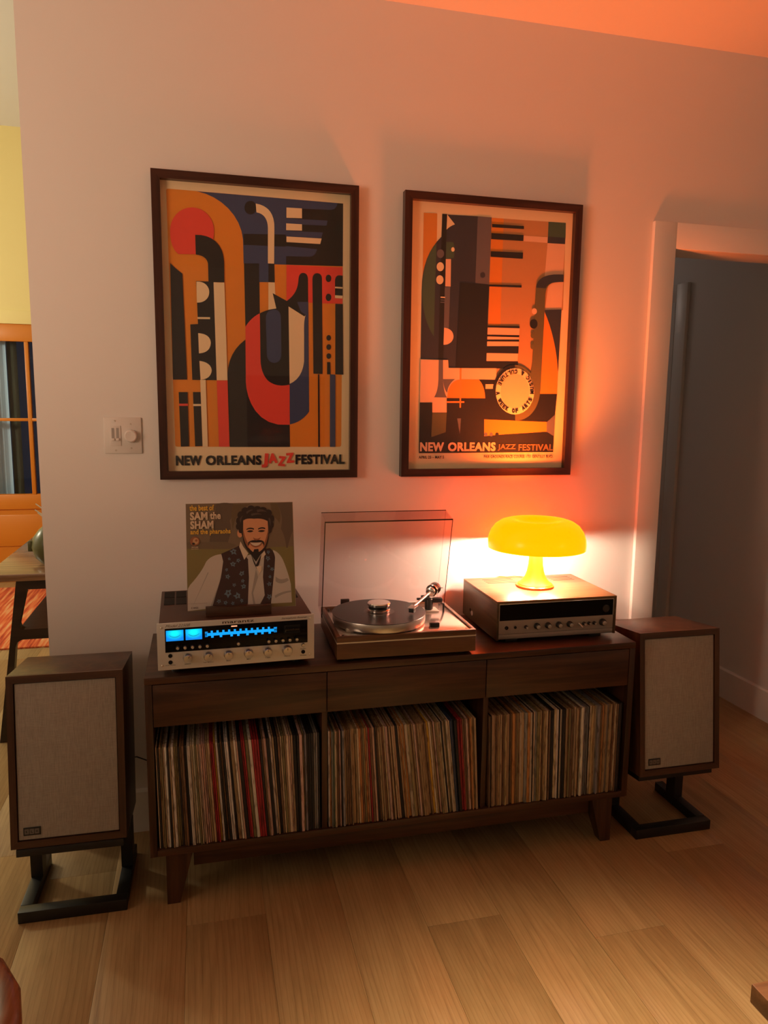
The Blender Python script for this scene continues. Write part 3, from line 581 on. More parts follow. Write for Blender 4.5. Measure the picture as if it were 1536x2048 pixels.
A3="""a 0,314 314,314 314,0 0,-0
b 0.8,181.9 52.1,184.3 123.1,176.7 312.3,179.6 314,0 0,-0
c 84.9,310.6 93,313.2 101.4,314.8 110.1,315.5 119,315.2 128.1,313.9 137.4,311.7 138.1,302.9 137.8,294.2 136.5,285.7 134.1,277.3 130.6,269.1 126.1,261.1 128.1,250.8 128.5,239.5 127.3,227.2 124.4,213.9 120,199.5 113.9,184.1 104.6,183.1 95.9,182.7 87.7,182.9 80.1,183.8 73,185.4 66.5,187.6 65.8,196.9 66.6,206.9 68.6,217.7 72.1,229.3 76.9,241.7 83,254.9
c 265.8,310.9 275,312 283.7,312.8 291.8,313.2 299.4,313.2 306.3,312.9 312.7,312.1 313.2,227.6 309.4,219.6 306,211.2 303,202.6 300.2,193.8 297.8,184.6 295.6,175.2 290.9,175.3 290.3,186.3 288.9,196.7 286.9,206.6 284.2,216 280.9,224.9 276.8,233.3 279.6,247.4 280.6,261.1 279.7,274.2 276.9,286.9 272.3,299.1
d 137.4,310.5 189.8,310.9 181.9,306.6 174.6,301.8 167.8,296.5 161.5,290.7 155.7,284.3 150.5,277.4 146.5,271.5 143.1,265 140.2,257.7 137.8,249.8 135.9,241.2 134.6,231.9 132.4,245.5 131.3,258.9 131.2,272.1 132.2,285.2 134.3,297.9
d 246.8,311.4 265.8,311.4 270.9,301.3 274.5,291.2 276.4,281.1 276.8,270.9 275.6,260.6 272.8,250.3 269.8,255.6 266.6,260.3 263.3,264.4 259.8,267.7 256.2,270.4 252.4,272.5
e 1.4,201.2 114.4,198.6 144.9,188.2 123.1,176.7 2,181.9
s 1.5,64.3 8.3,76.1 18.4,87.1 27.7,98 36,109 43.4,120 49.9,131.1 55.5,142.2 60.8,148 66.9,152.9 73.8,156.8 81.4,159.8 89.8,161.8 98.9,162.8 105.6,150.7 101.8,110 69.9,5.3 0,0.5
t 101.8,110 104.9,129.1 69.9,5.3 62.8,5.2 71.1,26 78.6,45.5 85.5,63.6 91.6,80.4 97.1,95.9
t 59.2,110.9 61.5,109.7 20.9,25.8 14.6,14
s 250.6,170.2 256.6,167.6 262.2,164 267.3,159.4 272,153.8 276.2,147.2 280,139.7 284.8,126.9 289,114.3 292.8,101.8 296.2,89.5 299.1,77.4 301.6,65.4 303.2,10.8 211.4,10.2 256.4,137.8
t 256.8,90.1 261.5,85.9 266.7,83 272.3,81.4 278.4,81.2 284.9,82.2 291.8,84.6 296.2,77.4 288.4,72.8 281,70 274.2,68.9 267.7,69.5 261.8,71.8 256.2,75.8
t 252.2,33.1 260.2,37.3 268.5,40.7 276.9,43.3 285.5,45.1 294.2,46.1 303.1,46.4 302.9,41.6 294.7,40.7 286.5,39 278.4,36.8 270.3,33.8 262.2,30.2 254.2,26
s 172.1,156.4 226.8,164.8 221.6,90.8 222.9,36.1 207.8,9.1 172.5,8.6 178,91.7
t 198.9,115.1 205.1,91.1 189.1,43.9 194.9,10.5 189,9.5 184.4,44
v 98.9,164 132.6,177.7 155.5,188 160.6,163.9 176.5,145.5 178,91.7 172.5,7.4 68.7,5.1 96.5,93.4 104.1,141.1
v 227.2,174.4 241.4,176.4 245.7,172.9 249.3,168.8 252.2,164.2 254.4,159.1 255.9,153.5 256.8,147.3 254.3,114 240.6,8.5 209,9.1 222.9,36.1 219.2,90.8 223.4,138.5
v 119,47.6 118.4,45.7 117,44.5 115.2,44.5 113.9,45.8 113.4,47.7 114,49.7 115.5,50.9 117.2,50.8 118.6,49.6
f 135.2,163.5 129.4,160.2 129.2,166.7 123.4,171.7 131.5,172.9 133.6,178.2 137.8,175.2 143.6,173.6 139.7,168.4 143.4,159.7
v 137.3,169.2 136.8,167.5 135.4,166.5 133.8,166.5 132.5,167.6 132.1,169.3 132.7,171 134,172 135.6,172 136.9,170.9
f 126.9,130.6 123.8,135.2 129.3,136.3 132.2,140 135.2,136.1 142,135.3 136.6,130.6 137.6,124.1 132,127.1 127.5,126.2
v 134.3,132.1 133.9,130.7 132.8,129.8 131.5,129.9 130.4,130.7 130.1,132.2 130.5,133.6 131.6,134.4 132.9,134.4 134,133.5
f 147.9,146.4 151.5,148.5 151.1,143.9 156.2,141.2 150.7,140.1 149.3,135.1 146.4,139 141.5,139.3 144.2,143.4 143.6,147.4
v 150.1,142.5 149.7,141.5 148.9,140.9 147.9,141 147.1,141.6 146.8,142.6 147.1,143.6 148,144.2 149,144.1 149.8,143.5
f 157.6,107.7 164.3,110.9 162.4,104.2 163.9,99.9 158.9,99.5 155.9,95 153.2,98.9 148.6,101.2 152.5,105.1 153.2,110.1
v 159.3,102.8 158.8,101.4 157.7,100.6 156.4,100.6 155.4,101.5 155,102.9 155.5,104.3 156.6,105.2 157.9,105.1 158.9,104.2
f 156.4,81.2 154.6,84.3 158.1,84.5 160.8,87.5 162.1,83.9 165.6,81.9 162.4,79.6 161.8,75.1 158.4,77.8 154.3,77.4
v 160.8,81.3 160.5,80.5 159.8,80 158.9,80 158.3,80.5 158,81.4 158.3,82.2 159,82.7 159.9,82.7 160.6,82.2
f 120.5,40.9 115.4,32.5 111.7,41.4 104.3,44.1 109.9,50 110.9,56.6 117.2,54.8 124.8,57.3 122.4,48.8 126,43.7
v 119.5,47.2 118.9,45.2 117.4,44 115.7,44.1 114.3,45.3 113.8,47.3 114.4,49.2 115.9,50.4 117.7,50.4 119,49.1
f 146.1,44.2 151.2,42.5 149.6,37 150.7,30.4 143.7,32.6 138.4,28.2 137,34.4 129.8,39.3 139.3,41 140.8,49.6
v 145.6,37.6 145,35.9 143.7,34.9 142.1,35 140.8,36 140.4,37.7 140.9,39.4 142.3,40.4 143.9,40.3 145.1,39.3
f 166.6,64.1 166.6,59.1 162,60.3 156.2,57.1 157.9,64 152.4,68.4 159.7,68.7 161.9,72.5 164.7,69.3 168.6,67.8
v 164,65.3 163.6,64 162.7,63.3 161.5,63.3 160.6,64.1 160.3,65.4 160.7,66.6 161.6,67.4 162.8,67.4 163.7,66.6
f 114.3,113.4 111.8,110.3 111.5,114.4 108.9,115.6 110.6,117.7 111.4,120.6 114.2,119.1 118.3,120 116,115.9 117.8,113
v 114.6,115.7 114.3,114.9 113.7,114.4 113,114.4 112.4,114.9 112.2,115.8 112.5,116.6 113.1,117.1 113.8,117.1 114.4,116.6
f 111.5,95.5 109.3,100.3 114.7,99.7 118.6,103.5 119.9,98.4 123.8,95.5 119.2,93.2 118.5,87.2 114.7,91.8 109.9,91.2
v 117.9,95.3 117.5,94.2 116.5,93.6 115.3,93.6 114.4,94.3 114.1,95.4 114.5,96.5 115.5,97.2 116.6,97.2 117.6,96.5
f 137.6,71.3 140.8,68.6 136.1,68 134.7,63.7 132.5,67.1 129.5,68.1 131,71 129.9,75.3 134.1,72.8 138,75.8
v 135.9,69.9 135.6,68.9 134.9,68.4 134,68.4 133.3,69 133.1,70 133.4,71 134.1,71.5 135,71.5 135.7,70.9
f 119.2,147.3 117.7,149.5 120.3,150.4 122.1,153.4 123.4,149.8 125.9,149.3 124.7,147.1 125.5,143.3 122,145.8 119.1,143.9
v 123.3,147.9 123,147.2 122.4,146.8 121.7,146.8 121.1,147.2 120.9,147.9 121.2,148.6 121.8,149.1 122.5,149.1 123.1,148.6
f 86,26.2 85.9,30.7 89.8,28.2 94.1,29.8 93.2,25.3 95.5,21.7 91,21.3 88.2,16.4 87.2,22.3 81.8,23.2
v 91.1,24.4 90.7,23.3 89.9,22.6 88.9,22.6 88.1,23.3 87.8,24.5 88.1,25.6 89,26.3 90,26.2 90.8,25.5
f 107.1,22.9 110.3,25.7 111.8,21.9 114.7,19.2 110.7,17.4 110,12.4 106.6,15.6 102.8,15.9 104.4,19.6 102.6,23.7
v 109.8,19.3 109.4,18.2 108.6,17.5 107.6,17.5 106.8,18.2 106.5,19.4 106.8,20.5 107.7,21.1 108.7,21.1 109.5,20.4
f 130.1,19.8 135.1,20.9 132.1,16.7 134.1,13.1 130.3,13.2 126.9,9.5 126.4,14.7 123.4,16.7 127,18.2 127.1,23
v 130.7,16.5 130.4,15.5 129.6,15 128.8,15 128.1,15.6 127.9,16.6 128.2,17.5 128.9,18.1 129.8,18.1 130.4,17.5
f 156.7,19.8 153.5,16.1 153,21.3 149.5,22.8 152.2,25.1 152.8,29.6 156.3,26.9 159.8,27.3 158.3,23.6 160.2,20.2
v 156.8,23.1 156.5,22.2 155.8,21.6 154.9,21.6 154.2,22.2 154,23.2 154.3,24.2 155,24.7 155.9,24.7 156.6,24.1
f 235.6,149.5 240.7,151.8 239.5,146.5 242.9,142.4 237.5,141.8 234.4,135.6 232.8,142.6 228.8,143.9 230.6,147.4 230.4,153.9
v 237.4,145.4 237,144.1 236,143.4 234.8,143.4 233.9,144.2 233.6,145.5 234,146.7 235,147.5 236.1,147.5 237.1,146.7
f 250.3,114 254.4,110.9 249.4,109.8 247.2,107.2 244.9,109.9 240.2,110.7 243.7,114.2 243.1,118.3 247,116.3 250.7,118.1
v 248.6,112.9 248.3,111.9 247.5,111.3 246.6,111.3 246,112 245.7,112.9 246,113.9 246.8,114.5 247.6,114.5 248.3,113.9
f 237.5,65.5 233.6,61.8 233.8,67 228.7,69.7 234.9,71 235.6,77.2 238.9,72.6 244.6,72.9 241.6,68 243.3,62.7
v 238.8,68.5 238.4,67.4 237.6,66.8 236.6,66.8 235.8,67.5 235.5,68.6 235.9,69.7 236.7,70.4 237.7,70.4 238.5,69.7
f 232.4,32.6 230.6,39.3 236.3,35.3 241.1,37.9 240.9,32.6 244.4,28.1 238.6,27.5 235.5,20.7 232.9,27.3 228,28.9
v 238.2,31 237.8,29.7 236.7,28.8 235.4,28.8 234.4,29.7 234,31.1 234.5,32.5 235.6,33.3 236.9,33.3 237.9,32.4
f 239.8,87.3 236.7,86 236.8,89.5 234.8,92 238.3,92.6 239.7,96.1 241.7,93.2 244.2,92.2 242.9,89.6 243.7,85.6
v 241.1,90.4 240.8,89.6 240.2,89.1 239.5,89.1 238.9,89.6 238.7,90.4 239,91.3 239.6,91.8 240.3,91.8 240.9,91.2
f 237.3,124.6 239.6,124.5 239.5,122.1 241.7,119 237.8,119.8 236,117.2 235.2,119.9 231.9,120.6 234.6,122.7 234.5,126.1
v 238.1,121.5 237.8,120.8 237.2,120.3 236.5,120.4 235.9,120.8 235.7,121.5 236,122.2 236.6,122.6 237.3,122.6 237.9,122.2
f 237.3,167.4 240.4,169 240.1,165.7 242.6,163.2 239,162.3 237.4,156.9 235.2,161.5 232.2,162.7 234.2,165.6 233.8,169.4
v 238.8,164.5 238.5,163.5 237.8,162.9 236.9,163 236.2,163.6 236,164.6 236.3,165.6 237,166.1 237.9,166.1 238.6,165.5
k 184.2,163.3 199.4,127.1 219.7,164.9 208.9,129.3 201.3,115.1 193.7,132
w 155.9,198.8 151.8,183.3 165.7,143.4 178.3,162.3 163.6,183
w 222.6,176.9 229.4,157.5 212.9,141.1 217.3,162.6
w 199.2,122.3 215.8,124.3 216.5,112.4 201.6,91.7 207.9,104.2
m 163,222.7 162.7,220 162,217.3 160.9,215 159.6,213 158,211.6 156.3,210.7 154.4,210.4 152.7,210.8 151,211.7 149.5,213.3 148.3,215.3 147.4,217.7 146.9,220.3 146.8,223.1 147.1,225.9 147.8,228.5 148.9,230.9 150.2,232.9 151.8,234.3 153.6,235.2 155.4,235.5 157.1,235.1 158.8,234.1 160.3,232.6 161.5,230.6 162.4,228.2 162.9,225.5
h 147.2,253.3 147.6,262.1 149.9,270.3 153.8,277.9 159.3,284.6 166.3,290.5 174.5,295.4 183.8,299.2 194.2,301.8 199.9,295.6 207,298.1 214.5,298 222.1,295.6 229.4,291.4 236.2,285.6 242.3,278.7 247.2,271 250.8,262.9 252.6,256.5 253.3,250.2 253,244.1 251.8,238.1 249.8,232.4 247.2,227 243.9,222 240.2,217.3 237.1,258.4 165.3,260.1 162.3,211.9 157,228.9 154.3,231.7 152.2,234.5 150.6,237.3 149.4,240.3 148.6,243.3 148,246.4 147.5,249.8
h 162.4,260.2 162.1,257.8 161.4,255.5 160.2,253.5 158.7,251.8 157,250.5 155,249.8 153,249.5 151,249.9 149.1,250.7 147.5,252 146.1,253.8 145.1,255.9 144.5,258.2 144.4,260.6 144.7,263 145.4,265.3 146.6,267.4 148.1,269.1 149.8,270.3 151.8,271.1 153.8,271.3 155.8,271 157.7,270.1 159.3,268.8 160.7,267 161.7,264.9 162.3,262.6
h 157.5,243.4 157.3,241.2 156.7,239.2 155.8,237.4 154.6,235.9 153.2,234.8 151.7,234.1 150.1,233.9 148.5,234.2 147,234.9 145.7,236.1 144.6,237.7 143.9,239.5 143.4,241.6 143.3,243.7 143.6,245.9 144.2,247.9 145.1,249.7 146.3,251.2 147.6,252.3 149.2,253 150.8,253.2 152.4,252.9 153.8,252.2 155.1,251 156.2,249.4 157,247.6 157.4,245.5
h 168.8,277 168.4,274.4 167.6,272 166.3,269.8 164.7,268 162.7,266.7 160.6,265.8 158.4,265.6 156.1,266 154.1,266.9 152.2,268.3 150.7,270.2 149.6,272.4 149,274.9 148.8,277.5 149.1,280 150,282.5 151.2,284.7 152.9,286.5 154.8,287.8 157,288.6 159.2,288.8 161.4,288.5 163.5,287.6 165.3,286.1 166.8,284.3 168,282 168.6,279.6
h 183.7,289.9 183.4,287.7 182.4,285.5 181,283.6 179.2,282.1 176.9,280.9 174.5,280.2 172,280 169.4,280.4 167.1,281.2 164.9,282.4 163.2,284.1 161.9,286.1 161.1,288.2 160.9,290.5 161.3,292.8 162.2,294.9 163.7,296.8 165.5,298.3 167.7,299.5 170.2,300.2 172.7,300.4 175.2,300.1 177.6,299.3 179.7,298 181.5,296.3 182.8,294.4 183.5,292.2
h 199.9,296.8 199.6,294.9 198.7,293 197.4,291.4 195.6,290.1 193.6,289.1 191.3,288.5 188.9,288.3 186.5,288.6 184.3,289.3 182.3,290.4 180.7,291.8 179.5,293.5 178.7,295.4 178.5,297.3 178.9,299.3 179.7,301.1 181.1,302.7 182.8,304 184.9,305 187.2,305.6 189.6,305.8 191.9,305.5 194.2,304.8 196.2,303.7 197.8,302.3 199,300.6 199.7,298.7
h 218.2,295.1 217.8,293.3 217,291.6 215.8,290 214.2,288.8 212.2,287.8 210.1,287.3 207.9,287.1 205.7,287.4 203.6,288.1 201.7,289.1 200.2,290.4 199.1,292 198.4,293.8 198.2,295.6 198.5,297.4 199.3,299.2 200.6,300.7 202.2,302 204.1,302.9 206.3,303.5 208.5,303.6 210.7,303.3 212.8,302.7 214.7,301.6 216.2,300.3 217.3,298.7 218,297
h 236,291 235.7,289 234.8,287.1 233.3,285.4 231.5,284 229.3,282.9 226.8,282.3 224.3,282.1 221.8,282.4 219.4,283.2 217.3,284.3 215.5,285.8 214.2,287.6 213.5,289.6 213.3,291.6 213.6,293.6 214.6,295.6 216,297.3 217.8,298.7 220,299.7 222.5,300.4 225,300.5 227.5,300.2 229.9,299.5 232,298.3 233.8,296.8 235.1,295.1 235.8,293.1
h 250.6,281 250.2,278.5 249.3,276.2 247.9,274.1 246.1,272.4 244,271.1 241.7,270.4 239.2,270.2 236.8,270.5 234.6,271.4 232.5,272.7 230.9,274.5 229.7,276.7 229,279.1 228.8,281.5 229.2,284 230.1,286.3 231.4,288.4 233.2,290.1 235.3,291.4 237.7,292.2 240.1,292.4 242.5,292 244.8,291.2 246.8,289.8 248.5,288 249.7,285.8 250.4,283.5
h 256.8,263.9 256.4,261.4 255.7,258.9 254.5,256.8 253,255 251.3,253.6 249.3,252.8 247.3,252.6 245.3,252.9 243.5,253.8 241.8,255.2 240.5,257.1 239.5,259.3 238.9,261.8 238.8,264.4 239.1,266.9 239.9,269.4 241,271.5 242.5,273.3 244.3,274.7 246.2,275.5 248.2,275.7 250.2,275.4 252.1,274.5 253.7,273.1 255.1,271.2 256.1,269 256.6,266.5
h 255.3,245.9 255,243.5 254.4,241.2 253.4,239.1 252.1,237.5 250.7,236.2 249,235.4 247.3,235.2 245.7,235.5 244.1,236.4 242.7,237.7 241.6,239.4 240.8,241.5 240.3,243.8 240.2,246.2 240.5,248.6 241.1,250.9 242.1,252.9 243.4,254.6 244.9,255.9 246.5,256.7 248.2,256.9 249.9,256.6 251.4,255.7 252.8,254.4 253.9,252.7 254.8,250.6 255.2,248.3
h 249,230.3 248.8,228.2 248.2,226.2 247.3,224.4 246.2,222.9 244.9,221.8 243.5,221.1 242,220.9 240.6,221.2 239.2,221.9 238,223.1 237,224.6 236.3,226.5 235.9,228.5 235.8,230.7 236,232.8 236.6,234.8 237.5,236.6 238.6,238.1 239.9,239.2 241.3,239.9 242.8,240.1 244.3,239.9 245.6,239.1 246.8,237.9 247.8,236.4 248.5,234.5 248.9,232.5
h 163.3,231.2 163.1,229.4 162.5,227.6 161.7,226.1 160.7,224.8 159.5,223.9 158.2,223.3 156.8,223.1 155.4,223.4 154.2,224 153,225 152.1,226.3 151.4,227.9 151,229.6 150.9,231.5 151.2,233.3 151.7,235 152.5,236.6 153.5,237.8 154.7,238.8 156,239.4 157.4,239.5 158.8,239.3 160.1,238.7 161.2,237.6 162.1,236.3 162.8,234.8 163.2,233
k 162,221.6 163.4,202.3 165.1,195.1 167.3,188.3 169.9,181.8 172.9,175.7 176.1,170.2 179.4,165.2 182.9,160.9 186.4,157.3 199.7,136.6 213.5,157.4 218.7,161.5 223.4,166.6 227.6,172.7 231.2,179.9 234.3,188.4 236.9,198.2 238.9,209.4 240.4,222.1
m 165.4,262.5 166.7,264.7 169.4,266.1 173.1,267 177.6,267.3 182.6,267.3 187.8,267 192.9,266.6 197.6,266.1 202.5,266.8 208.3,267.2 214.3,267.2 220.4,266.7 226.2,265.7 231.2,264 235.1,261.6 237.6,258.4 238.6,224.6 236,205.4 233.9,197.7 231.2,190.7 228.1,184.4 224.6,178.9 220.8,174.2 216.7,170.4 212.4,167.3 207.9,165.2 201.1,172.6 191.4,166.1 186.4,170.7 181.9,175.9 177.7,181.5 174,187.6 170.7,194.2 168.1,201.3 165.9,208.7 164.4,216.7
n 164.4,236 166.2,226.6 168.3,217.7 170.8,209.3 173.7,201.5 176.9,194.2 180.4,187.4 177.7,177.9 174.2,184.4 171.2,190.8 168.6,197.3 166.5,203.8 164.9,210.2 163.7,216.7
n 193.1,210 196.2,207.6 199.6,206.1 203.3,205.5 207.1,205.9 211.2,207.2 215.6,209.5 214.4,206.3 212.8,203.8 210.8,201.8 208.4,200.4 205.5,199.6 202.1,199.4 199.8,200 197.8,201 196.1,202.5 194.8,204.5 193.8,207
n 237.8,234.2 236.1,224.8 233.9,215.9 231.4,207.3 228.6,199.1 225.3,191.4 221.7,184.1 224.9,176.8 228.1,183.1 230.9,189.5 233.2,195.8 235.2,202.2 236.7,208.6 237.8,215
h 165.3,260.1 166.4,264.8 168.4,268 171.3,270 175,271 179.6,271.2 184.9,270.7 190.9,269.7 197.7,268.5 203.5,270.1 209.7,271.2 216.2,271.6 222.4,271.1 228,269.5 232.6,266.8 235.9,262.7 237.5,257.1 231.9,260.4 225.9,262.9 219.5,264.6 212.6,265.6 205.3,265.9 197.5,265.4 190.1,266.3 183.5,266.4 177.7,265.9 172.7,264.7 168.6,262.8
g 174.6,286.5 178.6,289.3 182.4,291.3 186.1,292.6 189.6,293.1 193,293 196.2,292 192.3,290.8 188.7,289.3 185.3,287.5 182.2,285.4 179.3,283 176.7,280.4
g 205.7,291.8 211.2,293.2 216.6,293.5 221.8,292.9 226.8,291.3 231.6,288.6 236.3,285 231.6,286.1 226.8,286.7 222.1,286.8 217.3,286.5 212.6,285.7 207.8,284.5
g 154.7,262.8 155.7,265.8 157,268.5 158.5,270.9 160.3,272.9 162.4,274.5 164.7,275.9 163.1,272.2 161.6,268.5 160.4,264.8 159.4,260.9 158.5,257 157.9,253
g 243.9,267.9 245.1,264.4 246,260.6 246.4,256.3 246.4,251.7 246,246.7 245.2,241.3 244.2,246 243.3,250.4 242.5,254.6 241.7,258.5 240.9,262.2 240.2,265.5
g 188.6,280.1 194.2,281.6 199.8,282.4 205.3,282.4 210.8,281.7 216.3,280.3 221.8,278.1 216.3,278.4 211,278.3 205.7,277.9 200.6,277 195.6,275.7 190.8,274
k 173.9,235.3 177.5,237.2 181.3,238.5 185.1,239 189,238.8 192.9,237.8 196.9,236.2 195.6,232.3 192,233.8 188.4,234.6 184.8,234.9 181.3,234.6 177.9,233.8 174.5,232.4
k 208.3,235.9 212.2,237.7 216.1,238.9 219.8,239.4 223.4,239.2 226.8,238.3 230.1,236.8 229.5,233 226.3,234.2 223,235 219.6,235.1 216.1,234.8 212.4,233.9 208.6,232.5
k 175.3,228 178.4,229.8 181.6,231 184.9,231.4 188.2,231.1 191.7,230.2 195.2,228.5 191.5,226.7 188,225.6 184.6,225.1 181.4,225.4 178.3,226.3
k 208,227.7 211.6,229.5 215.2,230.7 218.8,231.1 222.3,230.9 225.8,230 229.3,228.4 226,226.5 222.6,225.3 219.1,224.9 215.5,225.1 211.8,226
n 180.7,196.6 183.9,194.9 187.2,193.4 190.6,192.2 194.2,191.3 197.9,190.7 201.8,190.3 206,190.5 209.9,191.1 213.6,192 216.9,193.2 220,194.7 222.9,196.6 220.9,191.4 218.2,187.2 214.7,183.9 210.6,181.5 205.8,179.9 200.2,179.3 195.8,180.1 191.9,181.8 188.4,184.2 185.4,187.5 182.8,191.6
w 184.4,194.6 190.2,193.6 195.8,193.1 201.3,193 206.7,193.2 212,193.8 217.1,194.8 215.5,191.5 213.4,188.9 210.8,186.8 207.8,185.3 204.3,184.3 200.4,183.9 197,184.4 193.9,185.5 191.1,187 188.6,189 186.4,191.5
k 178.3,195.7 182.4,198.1 186.4,199.9 190.4,200.9 194.3,201.3 198.3,200.9 202.2,199.9 206.5,200.9 210.5,201.3 214.4,201 218,200 221.5,198.3 224.7,196 225.7,185.2 222.9,186.5 219.5,194.7 213.6,194.3 207.7,194.1 201.7,194 195.7,194.2 189.6,194.5 183.5,195.1 180.8,186.9 178,186.5
k 195.3,173.9 207.8,174.8 209.5,158 199.7,136.6 190,159.6
n 37.9,202.7 37.5,199.8 36.4,197 34.6,194.6 32.4,192.5 29.7,191 26.8,190.1 23.7,189.8 20.6,190.2 17.7,191.3 15.2,192.9 13,195 11.5,197.6 10.5,200.4 10.3,203.4 10.7,206.3 11.8,209.1 13.5,211.6 15.8,213.6 18.5,215.2 21.4,216.1 24.5,216.3 27.6,215.9 30.5,214.9 33,213.2 35.2,211.1 36.7,208.5 37.7,205.7
o 34.6,203.3 34.3,201.3 33.7,199.4 32.6,197.6 31.3,196.2 29.7,195.2 28,194.5 26.2,194.3 24.4,194.6 22.7,195.3 21.2,196.4 20,197.9 19.1,199.7 18.5,201.6 18.4,203.7 18.7,205.7 19.3,207.6 20.3,209.4 21.7,210.8 23.2,211.8 25,212.5 26.8,212.7 28.6,212.4 30.3,211.7 31.8,210.5 33,209.1 33.9,207.3 34.5,205.4
n 32.3,205.3 31.5,203 29.5,201.7 27.2,201.7 25.3,203.2 24.6,205.5 25.4,207.7 27.4,209.1 29.7,209 31.6,207.6
h 24.6,195.8 23.7,193.9 21.5,192.7 18.9,192.7 16.8,194 16,196 16.9,198 19.1,199.2 21.7,199.1 23.8,197.8
t 0.7,21.4 56.3,21.5 56.2,20.8 0.6,20.7"""

# ------------------------------------------------------------------ framed posters
PAL = dict(C=(0.80, 0.66, 0.41), O=(0.72, 0.25, 0.018), N=(0.038, 0.06, 0.15), K=(0.012, 0.010, 0.010), R=(0.75, 0.065, 0.04), P=(0.76, 0.49, 0.31), T=(0.52, 0.27, 0.10),
           G=(0.055, 0.11, 0.07), V=(0.032, 0.036, 0.055), S=(0.13, 0.125, 0.145), H=(0.12, 0.11, 0.04), D=(0.66, 0.25, 0.03))
FW_, FH_ = 0.6583, 0.9659
def framed(x, z, label, fill):
    t = thing('picture_frame', label, 'framed poster', (x, 0, z))
    m = 0.0265
    def rail(P, mat): MB().prism(P, -0.030, 0.0).obj('frame_rail', mat, t, smooth=False)
    rail([(0, 0), (FW_, 0), (FW_-m, m), (m, m)], M_frame); rail([(0, FH_), (FW_, FH_), (FW_-m, FH_-m), (m, FH_-m)], M_frame)
    rail([(0, 0), (m, m), (m, FH_-m), (0, FH_)], M_frame_z); rail([(FW_, 0), (FW_-m, m), (FW_-m, FH_-m), (FW_, FH_)], M_frame_z)
    MB().box(m, FW_-m, -0.006, -0.001, m, FH_-m).obj('backing', M_white, t)
    pr = Print(); pr.poly([(25.5, 25.5), (FW_*1000-25.5, 25.5), (FW_*1000-25.5, FH_*1000-25.5), (25.5, FH_*1000-25.5)], PAL['C'])
    fill(pr); pr.obj('poster_print', t, (0, -0.0075, 0))
    MB().box(m, FW_-m, -0.0185, -0.0165, m, FH_-m).obj('glass', M_glass, t)
    return t
def fill1(p):
    p.art(A1, PAL); K, R = PAL['K'], PAL['R']
    p.text('NEW', K, (50, 44.5, 133, 77.5), 0.05); p.text('ORLEANS', K, (146, 44.5, 330, 77.5), 0.05)
    p.text('J', R, (331, 35, 352, 84), 0.06, ang=-0.08); p.text('A', R, (353, 50, 383, 84), 0.06, ang=0.06)
    p.text('Z', R, (386, 40, 411, 74), 0.06, ang=-0.1); p.text('Z', R, (413, 51, 440, 85), 0.06, ang=0.08)
    p.text('FESTIVAL', K, (445, 45.5, 617, 79.5), 0.05)
def fill2(p):
    p.art(A2, PAL); B = (0.20, 0.13, 0.06)
    p.text('NEW', PAL['P'], (73, 88.5, 163, 121), 0.05); p.text('ORLEANS', PAL['P'], (178, 88.5, 362, 121), 0.05)
    p.text('JAZZ', B, (370, 90, 441, 114.5), 0.035); p.text('FESTIVAL', B, (452, 90, 592, 114.5), 0.035)
    p.text('APRIL 25 \u2013 MAY 5', PAL['K'], (68.7, 62.5, 163.8, 72.9), 0.03)
    p.text('FAIR GROUNDS RACE COURSE 1751 GENTILLY BLVD.', PAL['K'], (317, 62.8, 593.6, 74.0), 0.025)
    s = 'A WEEK OF ARTS MUSIC & CULTURE '; a = PI+0.12; da = 2*PI/(len(s)+0.5)
    for ch in s:
        if ch != ' ':
            p.text(ch, PAL['K'], at=(430.2+66.5*math.cos(a), 306.1+70.5*math.sin(a)), h=15.5, w=(5 if ch == 'I' else 13.5 if ch in 'MW' else 11), ang=a+PI/2, bold=0.06)
        a += da
framed(0.3692, 1.2367, 'dark framed jazz festival poster with red circle and red lettering, left of the two', fill1)
framed(1.1859, 1.2367, 'dark framed jazz festival poster with green saxophone, right one above the mushroom lamp', fill2)

# ------------------------------------------------------------------ record cabinet
CX0, CX1, CT, CB, CF, CBK = 0.3294, 1.8941, 0.7145, 0.165, -0.440, -0.016
cb = thing('record_cabinet', 'long walnut record cabinet with three drawers above three open bays of records', 'cabinet', (0, 0, 0))
th = 0.0205
MB().box(CX0, CX1, CF, CBK, CT-th, CT, 0.0012).obj('top', M_wal_x, cb)
for x in (CX0, CX1-th): MB().box(x, x+th, CF, CBK, CB, CT-th-0.0004, 0.0012).obj('side_panel', M_wal_z, cb)
MB().box(CX0+th, CX1-th, CF, CBK, CB, CB+th, 0.001).obj('bottom_panel', M_wal_x, cb)
MB().box(CX0+th, CX1-th, CBK-0.008, CBK, CB+th, CT-th).obj('back_panel', M_wal_x, cb)
DIV = ((0.8375, 0.8545), (1.3595, 1.3765))
for a, b in DIV: MB().box(a, b, CF+0.008, CBK-0.009, CB+th, CT-th-0.001, 0.001).obj('divider', M_wal_z, cb)
DZ0 = 0.566
for a, b in ((0.3515, 0.8505), (0.8535, 1.3625), (1.3655, 1.8715)):
    MB().box(a, b, CF+0.001, CF+0.020, DZ0, CT-th-0.0025, 0.001).obj('drawer', M_wal_x, cb)
bays = ((CX0+th, DIV[0][0]), (DIV[0][1], DIV[1][0]), (DIV[1][1], CX1-th))
for a, b in bays: MB().box(a+.002, b-.002, CF+0.021, CBK-0.01, DZ0, DZ0+0.012).obj('drawer_base', M_wal_x, cb)
